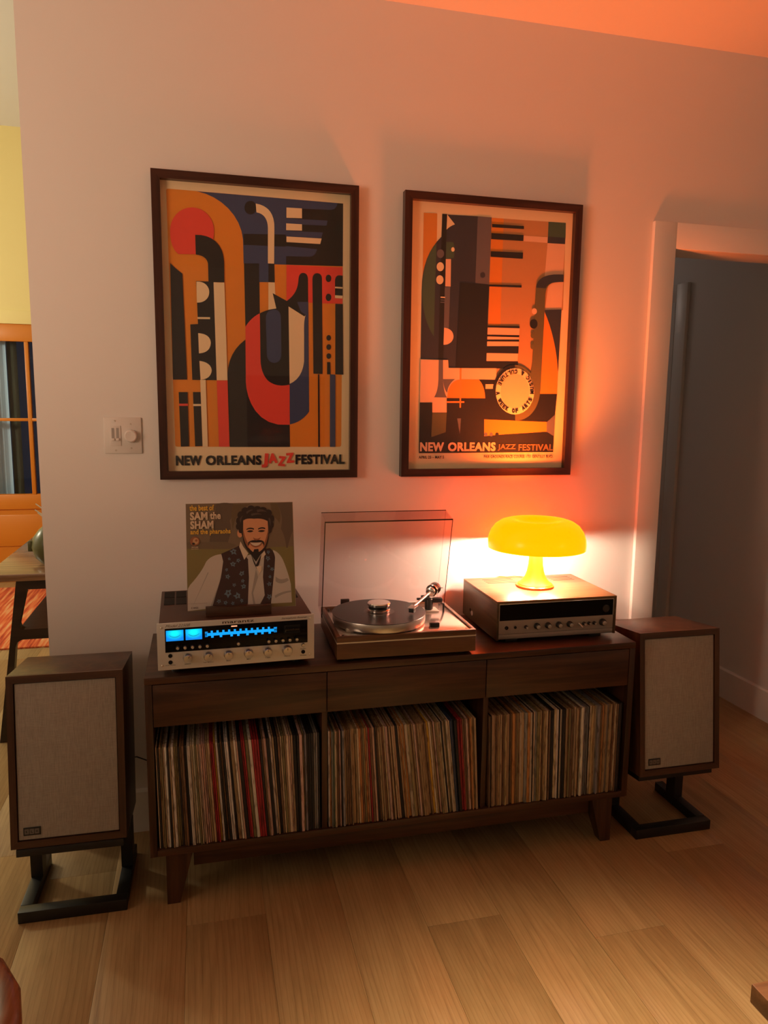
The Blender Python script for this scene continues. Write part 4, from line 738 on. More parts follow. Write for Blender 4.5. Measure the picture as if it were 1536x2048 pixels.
def leg(x, y, sx, sy):
    w0, w1 = 0.078, 0.037
    # square leg: outer faces near upright, inner faces tapering in
    ox, oy = x, y
    t = [(ox, oy), (ox+sx*w0, oy), (ox+sx*w0, oy+sy*w0), (ox, oy+sy*w0)]
    b = [(ox, oy+sy*0.0), (ox+sx*w1, oy), (ox+sx*w1, oy+sy*w1), (ox, oy+sy*w1)]
    if sx*sy < 0: t.reverse(); b.reverse()
    return MB().hexa([(p[0], p[1], 0) for p in b], [(p[0], p[1], CB-0.0005) for p in t])
LX0, LX1, LY0, LY1 = 0.3724, 1.848, -0.426, -0.035
for x, sx in ((LX0, 1), (LX1, -1)):
    for y, sy in ((LY0, 1), (LY1, -1)): leg(x, y, sx, sy).obj('leg', M_wal_z, cb, smooth=False)
MB().box(LX0+0.079, LX1-0.079, -0.41, -0.39, 0.105, CB-0.0005, 0.001).obj('apron', M_wal_x, cb)
MB().box(LX0+0.079, LX1-0.079, -0.07, -0.05, 0.105, CB-0.0005, 0.001).obj('apron', M_wal_x, cb)

# ------------------------------------------------------------------ the records, one object each
def ordinal(n):
    ones = ['', 'first', 'second', 'third', 'fourth', 'fifth', 'sixth', 'seventh', 'eighth', 'ninth', 'tenth', 'eleventh', 'twelfth', 'thirteenth', 'fourteenth', 'fifteenth', 'sixteenth', 'seventeenth', 'eighteenth', 'nineteenth']
    tens = {2: 'twent', 3: 'thirt', 4: 'fort', 5: 'fift', 6: 'sixt', 7: 'sevent', 8: 'eight', 9: 'ninet'}
    if n < 20: return ones[n]
    a, b = divmod(n, 10)
    return tens[a]+'ieth' if b == 0 else tens[a]+'y-'+ones[b]
SH = 0.314
HUE = {'cream': (0.62, 0.50, 0.34), 'tan': (0.42, 0.28, 0.15), 'white': (0.72, 0.64, 0.55), 'brown': (0.20, 0.11, 0.055), 'black': (0.018, 0.015, 0.015), 'grey': (0.24, 0.22, 0.21),
       'red': (0.36, 0.022, 0.028), 'yellow': (0.58, 0.34, 0.04), 'dark blue': (0.035, 0.055, 0.11), 'olive': (0.26, 0.20, 0.09), 'pink': (0.62, 0.40, 0.32), 'green': (0.10, 0.14, 0.10), 'orange': (0.46, 0.20, 0.06)}
def interp(tab, f):
    for (a, u), (b, v) in zip(tab, tab[1:]):
        if f <= b: return u+(v-u)*(f-a)/(b-a)
    return tab[-1][1]
LEAN = ([(0, .6), (.25, 2.4), (.55, 4.6), (.72, 3.8), (.9, 1.2), (1, .5)], [(0, .4), (.2, 2.4), (.5, 6.0), (.8, 6.6), (.92, 4.2), (1, 2.6)], [(0, 1.4), (.3, 1.4), (.6, 1.0), (1, .0)])
MIX = ([('tan', 5), ('cream', 6), ('white', 3), ('black', 6), ('brown', 4), ('grey', 3), ('olive', 3), ('pink', 2), ('green', 1)],
       [('tan', 9), ('cream', 6), ('brown', 7), ('black', 2), ('olive', 4), ('pink', 2), ('grey', 2), ('orange', 2)],
       [('tan', 8), ('cream', 4), ('brown', 8), ('black', 3), ('olive', 4), ('grey', 2), ('orange', 2), ('white', 1)])
SPECIAL = ({0.345: 'red', 0.355: 'red', 0.367: 'yellow', 0.515: 'pink', 0.53: 'red', 0.545: 'red', 0.56: 'red', 0.575: 'red', 0.59: 'white', 0.61: 'red', 0.625: 'red', 0.64: 'red', 0.87: 'pink', 0.76: 'cream', 0.80: 'cream', 0.985: 'white', 0.4: 'black', 0.42: 'black', 0.83: 'black', 0.85: 'black', 0.91: 'black', 0.93: 'black'},
           {0.01: 'white', 0.03: 'green', 0.27: 'red', 0.68: 'yellow', 0.77: 'black', 0.80: 'black', 0.81: 'cream', 0.83: 'dark blue', 0.845: 'dark blue', 0.86: 'dark blue', 0.875: 'red', 0.89: 'red'},
           {0.31: 'cream', 0.45: 'black', 0.46: 'black', 0.475: 'black', 0.51: 'black', 0.525: 'black', 0.54: 'black', 0.66: 'white', 0.73: 'black'})
BAYN = ('left', 'middle', 'right')
rm = {}
def sleeve_mesh(t):
    if t not in rm:
        rm[t] = MB().box(0, t, 0, 0.312, 0, SH, min(0.0009, t*0.25)).mesh('record_sleeve', M_sleeve)
    return rm[t]
for bi, (xa, xb) in enumerate(bays):
    rnd = random.Random(31+bi)
    span = xb-xa-0.006-SH*math.tan(math.radians(LEAN[bi][0][1]))
    # lean grows and shrinks along the row: only as far as tops and bottoms leave room
    lst = []; xbot = xa+0.003+SH*math.tan(math.radians(LEAN[bi][0][1])); prev = None
    names = [n for n, k in MIX[bi] for _ in range(k)]; used = set()
    while True:
        f = (xbot-xa)/(xb-xa)
        if f > 1: break
        th_ = math.radians(interp(LEAN[bi], min(f, 1)))
        t = rnd.choice((0.0036, 0.0044, 0.0052, 0.0060)) if rnd.random() < 0.8 else rnd.choice((0.0072, 0.0088))
        g = 0.0004+rnd.random()*0.0006
        if prev is not None:
            b0, tp0, th0 = prev
            x = b0+tp0/math.cos(th0)+g
            top0 = b0+tp0/math.cos(th0)-SH*math.tan(th0)+g; 
            if x-SH*math.tan(th_) < top0: x = top0+SH*math.tan(th_)
        else: x = xbot
        if x+t/math.cos(th_) > xb-0.002: break
        col = rnd.choice(names)
        for q, c in SPECIAL[bi].items():
            if q not in used and f >= q: col = c; used.add(q)
        lst.append((x, t, th_, col)); prev = (x, t, th_); xbot = x+t
    for i, (x, t, th_, col) in enumerate(lst):
        o = put('record_sleeve', sleeve_mesh(t)); o.location = (x, CF+0.001+rnd.random()*0.010, CB+th+0.0006+t*math.sin(th_)*0+0.0002)
        o.rotation_euler = (0, -th_, 0)
        c = HUE[col]; k = 0.75+0.5*rnd.random(); o.color = (c[0]*k*.9, c[1]*k*.9*(0.97+0.1*rnd.random()), c[2]*k*.95*(0.9+0.2*rnd.random()), 1)
        tag(o, '%s record sleeve from the left in the %s bay of the cabinet, %s spine' % (ordinal(i+1), BAYN[bi], col), 'record', 'record sleeves in the %s cabinet bay' % BAYN[bi])

# ------------------------------------------------------------------ silver receiver with blue dial
def knob(r, h, c, parent, name='knob', mat=None, n=32):
    o = MB().lathe([(r*1.08, 0), (r*1.08, 0.002), (r, 0.0035), (r*0.96, h-0.0015), (r*0.88, h), (r*0.3, h-0.0006), (0, h-0.0006)], (0, 0, 0), n, 'Y').obj(name, mat or M_knob, parent)
    o.location = c; return o
MX, MY, MZ, MW, MH = 0.3688, -0.4445, CT, 0.446, 0.158
mr = thing('stereo_receiver', 'silver faced stereo receiver with glowing blue dial at the left end of the cabinet', 'receiver', (MX, MY, MZ), 0.0265)
z0, z1 = 0.0213, 0.158
MB().box(0.006, MW-0.006, 0.006, 0.375, z0+0.004, z1-0.0006, 0.0015).obj('case', M_case, mr)
MB().box(0, MW, 0, 0.0055, z0, z1, 0.001).obj('faceplate', M_face, mr)
for x in (0.05, MW-0.05):
    for y in (0.05, 0.32): MB().cyl((x, y, 0), 0.014, z0+0.0045, 'Z', 16, 0.002).obj('foot', M_black, mr)
for x in (0.016, 0.052, 0.362, 0.398):
    for y in (0.20, 0.285): MB().box(x, x+0.031, y, y+0.075, z1-0.0008, z1+0.0006).obj('vent', M_gap, mr)
def F(u, v, y=0): return (u/1000, y, z0+v/1000)
MB().box(0.0215, 0.4258, -0.0012, 0.002, z0+0.0515, z0+0.121, 0.0005).obj('dial_glass', M_dglass, mr)
for u0, u1 in ((24.6, 72), (77.6, 123)):
    me = MB().box(-(u1-u0)/2000, (u1-u0)/2000, -0.0024, 0, -0.0152, 0.0152).obj('meter', M_meter, mr); me.location = F((u0+u1)/2, 100.3, -0.001)
    mk = Print(); pts = [((u-10)*1.5, 4-9*math.cos((u-10)*0.09)+3) for u in range(0, 21)]
    mk.poly([(a, -b*0.5-0.6) for a, b in pts] and [(a, (a*a)*0.028-5.0) for a, b in pts]+[(a, (a*a)*0.028-3.9) for a, b in reversed(pts)], (0.0, 0.07, 0.10))
    mk.obj('meter_scale', me, (0, -0.0026, 0))
sc_ = MB()
dl = F(0, 0, -0.0012)[1]
def bar(u0, u1, v0, v1): sc_.box(u0/1000, u1/1000, -0.0018, -0.001, z0+v0/1000, z0+v1/1000)
bar(137, 327, 92.5, 100.5); bar(140, 327, 96.8, 97.6)
for k in range(11): u = 147+k*16.2; bar(u, u+6, 100.4, 107.0)
for u in (148, 172, 202, 221, 247, 271, 290, 311): bar(u, u+7, 86.5, 92.6)
for u0, u1 in ((131, 139), (326.5, 335.5)):
    for v in (90.0, 94.5, 99.5, 103.0): bar(u0, u1, v, v+1.9)
sc_.obj('dial_scale', M_blue, mr)['kind'] = 'stuff'
MB().box(0.2046, 0.2215, -0.0018, -0.001, z0+0.1145, z0+0.118).obj('stereo_lamp', M_red, mr)
for u in [55+k*20.4 for k in range(5)]+[224]+[311.2+k*20.5 for k in range(5)]: knob(0.0048, 0.009, F(u, 64.3, -0.001), mr, 'push_button', n=20)
for k, u in enumerate((82, 139, 195.7, 252.5, 308.1, 365.2)):
    kk = knob(0.0125 if k < 5 else 0.0142, 0.017, F(u, 32.5, 0), mr)
    MB().box(-0.0007, 0.0007, -0.0178, -0.0160, 0.004, 0.0105).obj('pointer', M_ink, kk).rotation_euler = (0, 0.5 if k < 2 else 0.0, 0)
for u, v in ((34.4, 41.2), (34.5, 22.2), (412.8, 23.1)): MB().lathe([(0.0058, 0), (0.0058, 0.0012), (0.004, 0.0012), (0.0038, 0.0002), (0, 0.0002)], F(u, v, 0), 20, 'Y').obj('jack', M_gap, mr)
knob(0.0055, 0.008, F(412.9, 44, 0), mr, 'power_switch', n=20)
MB().box(0.356, 0.404, -0.0016, -0.001, z0+0.083, z0+0.108).obj('tuning_slot', M_gap, mr)
tw = MB().lathe([(0.017, -0.023), (0.021, -0.020)]+[(r, -0.018+k*0.004+e) for k in range(10) for r, e in ((0.021, 0), (0.0195, 0.001), (0.0195, 0.003), (0.021, 0.0039))]+[(0.017, 0.0225)], (0, 0, 0), 36, 'X').obj('tuning_wheel', plain('dark_wheel', (0.05, 0.045, 0.045), 0.2, 1.0), mr); tw.location = F(380, 95.5, 0.0175)
for u, v in ((12.5, 124), (432.5, 125), (433, 14), (12.5, 14)): MB().lathe([(0.0036, 0), (0.0036, 0.001), (0.002, 0.0022), (0, 0.0022)], F(u, v, 0), 14, 'Y').obj('screw', M_alu, mr)
lt = Print(3e-5); INK = (0.035, 0.02, 0.012)
lt.text('Model 2250B', (0.12, 0.07, 0.04), (23, 124.5, 91, 132), 0.0, 0.5); lt.text('marantz', INK, (180, 125.2, 270, 132.5), 0.02); lt.text('Stereophonic Receiver', INK, (349, 124.8, 425, 132), 0.0, 0.5)
for s_, u, v, w_ in (('Audio Muting', 34, 14, 27), ('Selector', 82, 14, 18), ('Tape Monitor', 139, 14, 30), ('Bass', 195.7, 14, 12), ('Mid', 252.5, 14, 10), ('Treble', 308.1, 14, 16), ('Volume', 365.2, 14, 18), ('Power', 413, 33, 17), ('Phones', 413, 13, 18)):
    lt.text(s_, INK, (u-w_/2, v-1.6, u+w_/2, v+1.2), 0.01)
lt.obj('lettering', mr, (0, -0.0003, z0))

# record sleeve on a wooden stand, on top of the silver receiver
ZT = CT+0.158
st = thing('record_stand', 'small dark walnut block stand holding the portrait record sleeve', 'stand', (0.503, -0.402, ZT), -0.03)
MB().box(0, 0.189, 0, 0.020, 0, 0.027, 0.001).obj('front_lip', M_wal_x, st)
MB().box(0, 0.189, 0.0202, 0.075, 0, 0.011, 0.001).obj('base', M_wal_x, st)
MB().box(0, 0.189, 0.052, 0.075, 0.0112, 0.030, 0.001).obj('rear_lip', M_wal_x, st)
PAL3 = dict(a=(0.18, 0.13, 0.085), b=(0.20, 0.165, 0.06), c=(0.12, 0.085, 0.06), d=(0.13, 0.09, 0.05), e=(0.15, 0.11, 0.07), g=(0.09, 0.062, 0.05), s=(0.50, 0.46, 0.42), t=(0.32, 0.295, 0.27), v=(0.045, 0.02, 0.02), f=(0.12, 0.19, 0.25),
            k=(0.022, 0.012, 0.012), w=(0.66, 0.54, 0.42), m=(0.62, 0.29, 0.15), h=(0.035, 0.02, 0.017), n=(0.30, 0.11, 0.05), o=(0.5, 0.3, 0.16))
pc = thing('portrait_record', 'record sleeve with a smiling bearded man in a patterned vest, standing on the silver receiver', 'record', (0.4525, -0.3755, ZT+0.0125), -0.012)
SLV = MB().box(0, 0.315, 0, 0.004, 0, 0.315, 0.0008).obj('sleeve', plain('sleeve_card', (0.5, 0.42, 0.32), 0.7), pc); SLV.rotation_euler = (-0.23, 0, 0)
pp = Print(2.5e-5); pp.art(A3, PAL3); Y3, W3 = (0.72, 0.42, 0.05), (0.62, 0.48, 0.34)
pp.text('the best of', Y3, (10.7, 293, 81, 310), 0.025); pp.text('SAM', W3, (11.5, 265, 62, 289), 0.045); pp.text('the', W3, (69, 267, 100, 288.5), 0.035)
pp.text('SHAM', W3, (12, 239, 78.5, 263), 0.045); pp.text('and the pharaohs', Y3, (12, 219, 127.5, 238), 0.025)
pp.text('MGM', W3, (15, 183.5, 33, 187.8), 0.01); pp.text('RECORDS', W3, (14, 178.8, 34, 182), 0.0); pp.text('E 4422', PAL3['k'], (10.5, 6.5, 30, 11), 0.02)
pp.obj('cover_print', SLV, (0, -0.0004, 0.0004), printed('glossy_cover', 0.35))

# ------------------------------------------------------------------ turntable
TX, TY = 0.8827, -0.4348
tt = thing('turntable', 'wooden plinth turntable with open smoked lid in the middle of the cabinet', 'turntable', (TX, TY, CT), -0.0189)
b0 = 0.012
for x in (0.04, 0.40):
    for y in (0.04, 0.30): MB().cyl((x, y, 0), 0.02, b0+0.001, 'Z', 18, 0.002).obj('foot', M_black, tt)
MB().box(0, 0.44, 0, 0.345, b0, b0+0.0485, 0.001).obj('plinth', M_teak_x, tt)
MB().box(-0.0005, 0.4405, -0.0005, 0.3455, b0+0.0485, b0+0.0525).obj('silver_band', M_alu, tt)
for a in ((0, 0.44, 0, 0.012), (0, 0.44, 0.331, 0.345), (0, 0.012, 0.0121, 0.3309), (0.428, 0.44, 0.0121, 0.3309)):
    MB().box(a[0], a[1], a[2], a[3], b0+0.0526, b0+0.070, 0.001).obj('plinth_rim', M_teak_x, tt)
TP = b0+0.066
MB().box(0.0122, 0.4278, 0.0122, 0.3308, b0+0.0526, TP, 0.0006).obj('top_plate', M_plate, tt)
for u, d in ((0.022, 0.318), (0.416, 0.023), (0.022, 0.022), (0.418, 0.318)): MB().cyl((u, d, TP), 0.004, 0.0025, 'Z', 12).obj('screw', M_black, tt)
PC = (0.161, 0.1475)
MB().lathe([(0.1, TP+0.004), (0.143, TP+0.004), (0.148, TP+0.007), (0.150, TP+0.012), (0.150, TP+0.031), (0.149, TP+0.0335), (0, TP+0.0335)], (PC[0], PC[1], 0), 96).obj('platter', M_platter, tt)
MB().cyl((PC[0], PC[1], TP), 0.1, 0.0042, 'Z', 48).obj('sub_platter', M_black, tt)
# lid: an open box tipped back on the rear hinges
ly, lz0, LL, ld, wd = 0.350, b0+0.072, 0.347, 0.080, 0.003
LX, LW = -0.009, 0.428
lid = MB().box(0, LW, -wd, 0, 0, LL).obj('lid', M_smoke, tt); lid.location = (LX, ly, lz0); lid.rotation_euler = (math.radians(13.5), 0, 0)
for nm, a in (('lid_side', (0, wd, -ld, -wd, 0, LL)), ('lid_side', (LW-wd, LW, -ld, -wd, 0, LL)), ('lid_rim', (wd, LW-wd, -ld, -wd, LL-wd, LL))):
    MB().box(*a).obj(nm, M_smoke, lid)
e = 0.0016
for a in ((0, LW, -ld-e, -ld, LL-wd-0.0012, LL), (0, wd, -ld-e, -ld, 0, LL-wd-0.0013), (LW-wd*0.6, LW, -ld-e, -ld, 0, LL-wd-0.0013), (0, LW, 0, e, LL-0.0022, LL)):
    MB().box(*a).obj('lid_edge', M_edge, lid)
for x in (0.07, 0.36): MB().box(x, x+0.03, ly-0.006, ly+0.006, b0+0.045, lz0+0.02, 0.002).obj('hinge', M_black, tt)
# tonearm
def L2(x, y, z):   # world -> turntable space
    c, s = math.cos(-0.0189), math.sin(-0.0189); dx, dy = x-TX, y-TY
    return Vector((dx*c+dy*s, -dx*s+dy*c, z-CT))
pv = L2(1.250, -0.197, 0.858); hd_ = L2(1.146, -0.338, 0.848)
MB().box(pv.x-0.03, pv.x+0.026, pv.y-0.022, pv.y+0.03, TP, TP+0.004, 0.001).obj('arm_board', M_alu, tt)
ab = MB().cyl((pv.x-0.004, pv.y+0.004, TP+0.004), 0.014, 0.038, 'Z', 24, 0.002).obj('arm_base', M_black, tt)
MB().box(pv.x-0.048, pv.x+0.0, pv.y-0.005, pv.y+0.006, 0.117, 0.124, 0.002).obj('arm_lift', M_black, tt)
MB().box(pv.x+0.008, pv.x+0.042, pv.y-0.008, pv.y+0.012, 0.105, 0.122, 0.004).obj('bearing_block', M_black, tt)
d = (hd_-pv).normalized()
MB().tube([pv-d*0.03, pv+d*0.05, hd_-d*0.012], [0.0048, 0.0046, 0.0042], 12).obj('arm_tube', M_knob, tt)
rm_ = d.to_track_quat('Z', 'Y').to_matrix().to_4x4()
def along(prof, c, name, mat): 
    o = MB().lathe(prof, (0, 0, 0), 32, 'Z', M=rm_).obj(name, mat, tt); o.location = c; return o
along([(0, 0), (0.013, 0), (0.016, 0.003), (0.016, 0.012), (0.013, 0.014), (0, 0.014)], pv-d*0.008, 'gimbal', M_chrome)
along([(0, 0), (0.018, 0), (0.021, 0.003), (0.021, 0.016), (0.0185, 0.0175), (0.0185, 0.020), (0.021, 0.0215), (0.021, 0.026), (0.018, 0.028), (0, 0.028)], pv-d*0.052, 'counterweight', plain('dark_chrome', (0.10, 0.09, 0.09), 0.12, 1.0))
along([(0.0190, 0.0), (0.0215, 0.0), (0.0215, 0.004), (0.0190, 0.004)], pv-d*0.018, 'weight_ring', M_chrome)
MB().tube([pv-d*0.03+Vector((0.018, 0, 0.004)), pv-d*0.03+Vector((0.034, 0, 0.004))], 0.0012, 8).obj('skate_pin', M_black, tt)
q = math.atan2(d.y, d.x)
hs = MB().box(-0.010, 0.030, -0.0115, 0.0115, -0.001, 0.0025, 0.0008, M=Matrix.Rotation(q, 4, 'Z')).obj('headshell', M_knob, tt); hs.location = hd_-d*0.012
ct = MB().box(0.004, 0.026, -0.0085, 0.0085, -0.015, -0.0014, 0.001, M=Matrix.Rotation(q, 4, 'Z')).obj('cartridge', M_black, tt); ct.location = hd_-d*0.012
pr_ = L2(1.287, -0.228, 0.797)
MB().tube([(pr_.x, pr_.y, TP), (pr_.x, pr_.y, TP+0.022), (pr_.x+0.001, pr_.y, TP+0.030), (pr_.x-0.007, pr_.y, TP+0.033)], 0.0035, 10).obj('arm_rest', M_black, tt)
kb = L2(1.205, -0.378, 0.797); MB().box(kb.x-0.014, kb.x+0.018, kb.y-0.006, kb.y+0.008, TP, TP+0.013, 0.002).obj('speed_knob', M_black, tt)
kl = L2(0.934, -0.375, 0.797); MB().box(kl.x-0.012, kl.x+0.012, kl.y-0.008, kl.y+0.014, TP, TP+0.012, 0.003).obj('speed_lever', M_alu, tt)
# the record and the clamp weight lying on it
wc = Matrix.Rotation(-0.0189, 3, 'Z') @ Vector((PC[0], PC[1], 0)) + Vector((TX, TY, CT))
RZ = CT+TP+0.0336
vr = thing('vinyl_record', 'black vinyl record lying on the turntable platter', 'record', (wc.x, wc.y, RZ))
prof = [(0, 0), (0.1508, 0), (0.1512, 0.0008), (0.1505, 0.0018), (0.146, 0.0016)]
r_ = 0.146
while r_ > 0.062: prof += [(r_, 0.0016), (r_-0.0012, 0.00145), (r_-0.0024, 0.0016)]; r_ -= 0.0024
prof += [(0.060, 0.0016), (0.0, 0.0016)]
MB().lathe(prof, n=96).obj('disc', M_vinyl, vr)
MB().cyl((0, 0, 0.00161), 0.05, 0.0003, 'Z', 48).obj('centre_label', plain('dark_label', (0.05, 0.035, 0.03), 0.3), vr)
rw = thing('record_weight', 'shiny chrome record weight on the spinning disc centre', 'weight', (wc.x, wc.y, RZ+0.00195))
rw['label'] = 'round chrome record weight on the centre of the black record'
MB().lathe([(0, 0), (0.034, 0), (0.036, 0.002), (0.036, 0.007), (0.0335, 0.009), (0.0335, 0.011)], n=48).obj('foot_ring', M_chrome, rw)
MB().lathe([(0.0333, 0.0105), (0.0333, 0.020)], n=48).obj('grip_band', M_black, rw)
MB().lathe([(0.0333, 0.0195), (0.037, 0.021), (0.0372, 0.027), (0.035, 0.030), (0, 0.030)], n=48).obj('cap', M_chrome, rw)

# ------------------------------------------------------------------ wooden receiver under the lamp
RX, RY = 1.4244, -0.3654
rc = thing('wood_receiver', 'wood cased receiver with black dial and knob row, under the orange lamp', 'receiver', (RX, RY, CT), -0.0147)
rW, rD, ra, rb = 0.4313, 0.331, 0.0122, 0.1436
for x in (0.06, 0.365):
    for y in (0.035, 0.29): MB().box(x-0.022, x+0.022, y-0.02, y+0.02, 0, ra+0.0005, 0.002).obj('foot', M_black, rc)
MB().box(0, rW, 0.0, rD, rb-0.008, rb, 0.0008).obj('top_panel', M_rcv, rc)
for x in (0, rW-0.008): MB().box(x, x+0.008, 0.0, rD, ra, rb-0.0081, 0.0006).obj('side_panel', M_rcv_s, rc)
MB().box(0.0081, rW-0.0081, 0.008, rD-0.004, ra, rb-0.0082).obj('chassis', M_black, rc)
G = lambda u, v, y=0.004: (u/1000, y, ra+v/1000)
MB().box(0.0085, 0.4228, 0.003, 0.0079, ra+0.0195, ra+0.0645).obj('control_panel', M_face2, rc)
MB().box(0.0085, 0.4228, 0.002, 0.0079, ra+0.0025, ra+0.0185, 0.0015).obj('lower_strip', M_face2, rc)
MB().box(0.0105, 0.4208, 0.0035, 0.0079, ra+0.0650, ra+0.1195).obj('dial_glass', M_dglass, rc)
MB().box(0.0085, 0.4228, 0.0015, 0.0079, ra+0.1197, ra+0.1225, 0.0008).obj('chrome_strip', M_chrome, rc)
for a in ((0.0085, 0.0103), (0.421, 0.4228)): MB().box(a[0], a[1], 0.0025, 0.0079, ra+0.0648, ra+0.1196).obj('chrome_strip', M_alu, rc)
MB().lathe([(0.0125, 0), (0.0125, 0.003), (0.0105, 0.0035), (0.0095, 0.001), (0, 0.001)], G(394, 88.5, 0.0035), 32, 'Y').obj('tuning_ring', plain('ring_grey', (0.06, 0.05, 0.05), 0.25, 0.6), rc)
def knob2(u, v, rad, h):
    o = MB().lathe([(rad*1.15, 0), (rad*1.15, 0.003), (rad, 0.004)], (0, 0, 0), 28, 'Y').obj('knob', M_black, rc); o.location = G(u, v, 0.003)
    MB().lathe([(rad, 0.0035), (rad, h-0.006), (rad*0.75, h-0.004)], (0, 0, 0), 28, 'Y').obj('knob_skirt', M_black, o)
    MB().lathe([(rad*0.74, h-0.006), (rad*0.70, h), (rad*0.55, h+0.0005), (0, h)], (0, 0, 0), 28, 'Y').obj('knob_cap', M_knob, o)
for u in (144, 184, 223, 262.5, 384): knob2(u-1, 41.5, 0.0092 if u < 380 else 0.0105, 0.017)
for u in (104, 314, 333, 352): knob2(u, 40.5, 0.0052, 0.014)
MB().tube([(0.296, 0.003, ra+0.041), (0.299, -0.004, ra+0.038), (0.303, -0.014, ra+0.031)], [0.0042, 0.0032, 0.0024], 10).obj('toggle_lever', M_knob, rc)
for u, r_ in ((36, 0.0062), (67, 0.0045)): MB().lathe([(r_, 0), (r_, 0.002), (r_*0.7, 0.002), (r_*0.65, 0), (0, 0)], G(u, 40.5, 0.003), 18, 'Y').obj('jack', M_gap, rc)
for x0, x1 in ((0.06, 0.172), (0.315, 0.400)):
    for k in range(4): y = rD-0.035-k*0.018; MB().box(x0, x1, y, y+0.0035, rb-0.0006, rb+0.0003).obj('vent_slot', M_gap, rc)
MB().cyl((0, 0, 0), 0.0085, 0.0012, 'X', 20, M=Matrix.Rotation(PI, 4, 'Z')).obj('round_sticker', M_white, rc).location = (0.0, 0.233, 0.040)
MB().cyl((0, 0, 0), 0.006, 0.001, 'X', 16, M=Matrix.Rotation(PI, 4, 'Z')).obj('side_hole', M_gap, rc).location = (0.0, 0.25, 0.048)

# ------------------------------------------------------------------ orange mushroom lamp
ZR = CT+rb
LXc, LYc = 1.637, -0.195
lp = thing('mushroom_lamp', 'glowing orange mushroom table lamp on the wooden receiver', 'lamp', (LXc, LYc, ZR))
def shade_mat(name, col, s0, s1, rough=0.22):
    m, t, b = nt(name); L = t.links.new
    b.inputs['Base Color'].default_value = (0.40, 0.06, 0.0, 1); b.inputs['Roughness'].default_value = rough; b.inputs['Specular IOR Level'].default_value = 0.25
    tc = N(t, 'ShaderNodeTexCoord'); sx = N(t, 'ShaderNodeSeparateXYZ'); L(tc.outputs['Object'], sx.inputs[0])
    mr_ = N(t, 'ShaderNodeMapRange'); L(sx.outputs['Z'], mr_.inputs['Value'])
    mr_.inputs['From Min'].default_value = 0.13; mr_.inputs['From Max'].default_value = 0.245; mr_.inputs['To Min'].default_value = s1; mr_.inputs['To Max'].default_value = s0
    L(mr_.outputs[0], b.inputs['Emission Strength']); b.inputs['Emission Color'].default_value = (*col, 1)
    return m
M_shade = shade_mat('lit_orange_shade', (1.0, 0.050, 0.0), 11.0, 12.0)
M_stem = shade_mat('lit_orange_stem', (1.0, 0.10, 0.0), 4.0, 4.0, 0.55)
R0 = 0.140   # rim height above the receiver top
outer = [(0.1695, R0), (0.1705, R0+0.018), (0.168, R0+0.038), (0.160, R0+0.060), (0.146, R0+0.079), (0.126, R0+0.093), (0.104, R0+0.100), (0.086, R0+0.1005), (0.068, R0+0.096), (0.052, R0+0.088), (0.034, R0+0.083), (0.0, R0+0.082)]
inner = [(max(r_-0.003, 0), z-0.003 if i > 1 else z) for i, (r_, z) in enumerate(outer)]
sh = MB().lathe(outer + inner[::-1], n=72, closed=False); sh.lathe([(0.1665, R0), (0.1695, R0)], n=72)
bmesh.ops.remove_doubles(sh.bm, verts=sh.bm.verts, dist=1e-5)
sh.obj('lamp_shade', M_shade, lp)
MB().lathe([(0, 0.0105), (0.060, 0.0105), (0.060, 0.012), (0.052, 0.017), (0.043, 0.026), (0.036, 0.038), (0.030, 0.055), (0.026, 0.078), (0.0245, 0.105), (0.0245, 0.16), (0.027, R0+0.078), (0, R0+0.078)], n=48).obj('stem', M_stem, lp)
MB().lathe([(0, 0), (0.062, 0), (0.0665, 0.003), (0.0665, 0.007), (0.062, 0.0104), (0, 0.0104)], n=48).obj('base', plain('orange_plastic', (0.55, 0.09, 0.002), 0.3, emit=(1, 0.12, 0.0), es=0.35), lp)
M_bulb = plain('bulb_glass', (0.9, 0.9, 0.85), 0.3, emit=(1.0, 0.86, 0.60), es=480)
for k in range(4):
    a = PI/4+k*PI/2; c = (0.075*math.cos(a), 0.075*math.sin(a), R0+0.006)
    MB().lathe([(0, -0.017), (0.009, -0.0145), (0.0155, -0.007), (0.017, 0), (0.0155, 0.007), (0.009, 0.0145), (0, 0.017)], c, 16).obj('bulb', M_bulb, lp)
    MB().tube([(0.0235*math.cos(a), 0.0235*math.sin(a), R0+0.006), (0.0575*math.cos(a), 0.0575*math.sin(a), R0+0.006)], 0.009, 12).obj('bulb_socket', M_white, lp)
tag(MB().tube([(1.70, LYc+0.045, ZR+0.0022), (1.668, -0.085, ZR+0.0022), (1.650, -0.058, ZR+0.003), (1.625, -0.046, ZR+0.004), (1.595, -0.05, ZR+0.003), (1.57, -0.036, ZR+0.0022), (1.558, -0.028, ZR-0.004), (1.555, -0.022, ZR-0.06), (1.553, -0.008, 0.78), (1.55, -0.007, 0.715)], 0.0022, 8).obj('lamp_cord', plain('amber_cord', (0.5, 0.22, 0.05), 0.4)), 'thin amber lamp cord trailing behind the mushroom lamp', 'cord')
up = light('added_upward_glow', 'SPOT', (0, 0, 0), 92, (1.0, 0.15, 0.018), 0.06, (PI, 0, 0), spot_size=math.radians(120), spot_blend=1.0)  # extra spot added above the shade to carry orange light to the ceiling
up.parent = lp; up.location = (0, 0, R0+0.112)

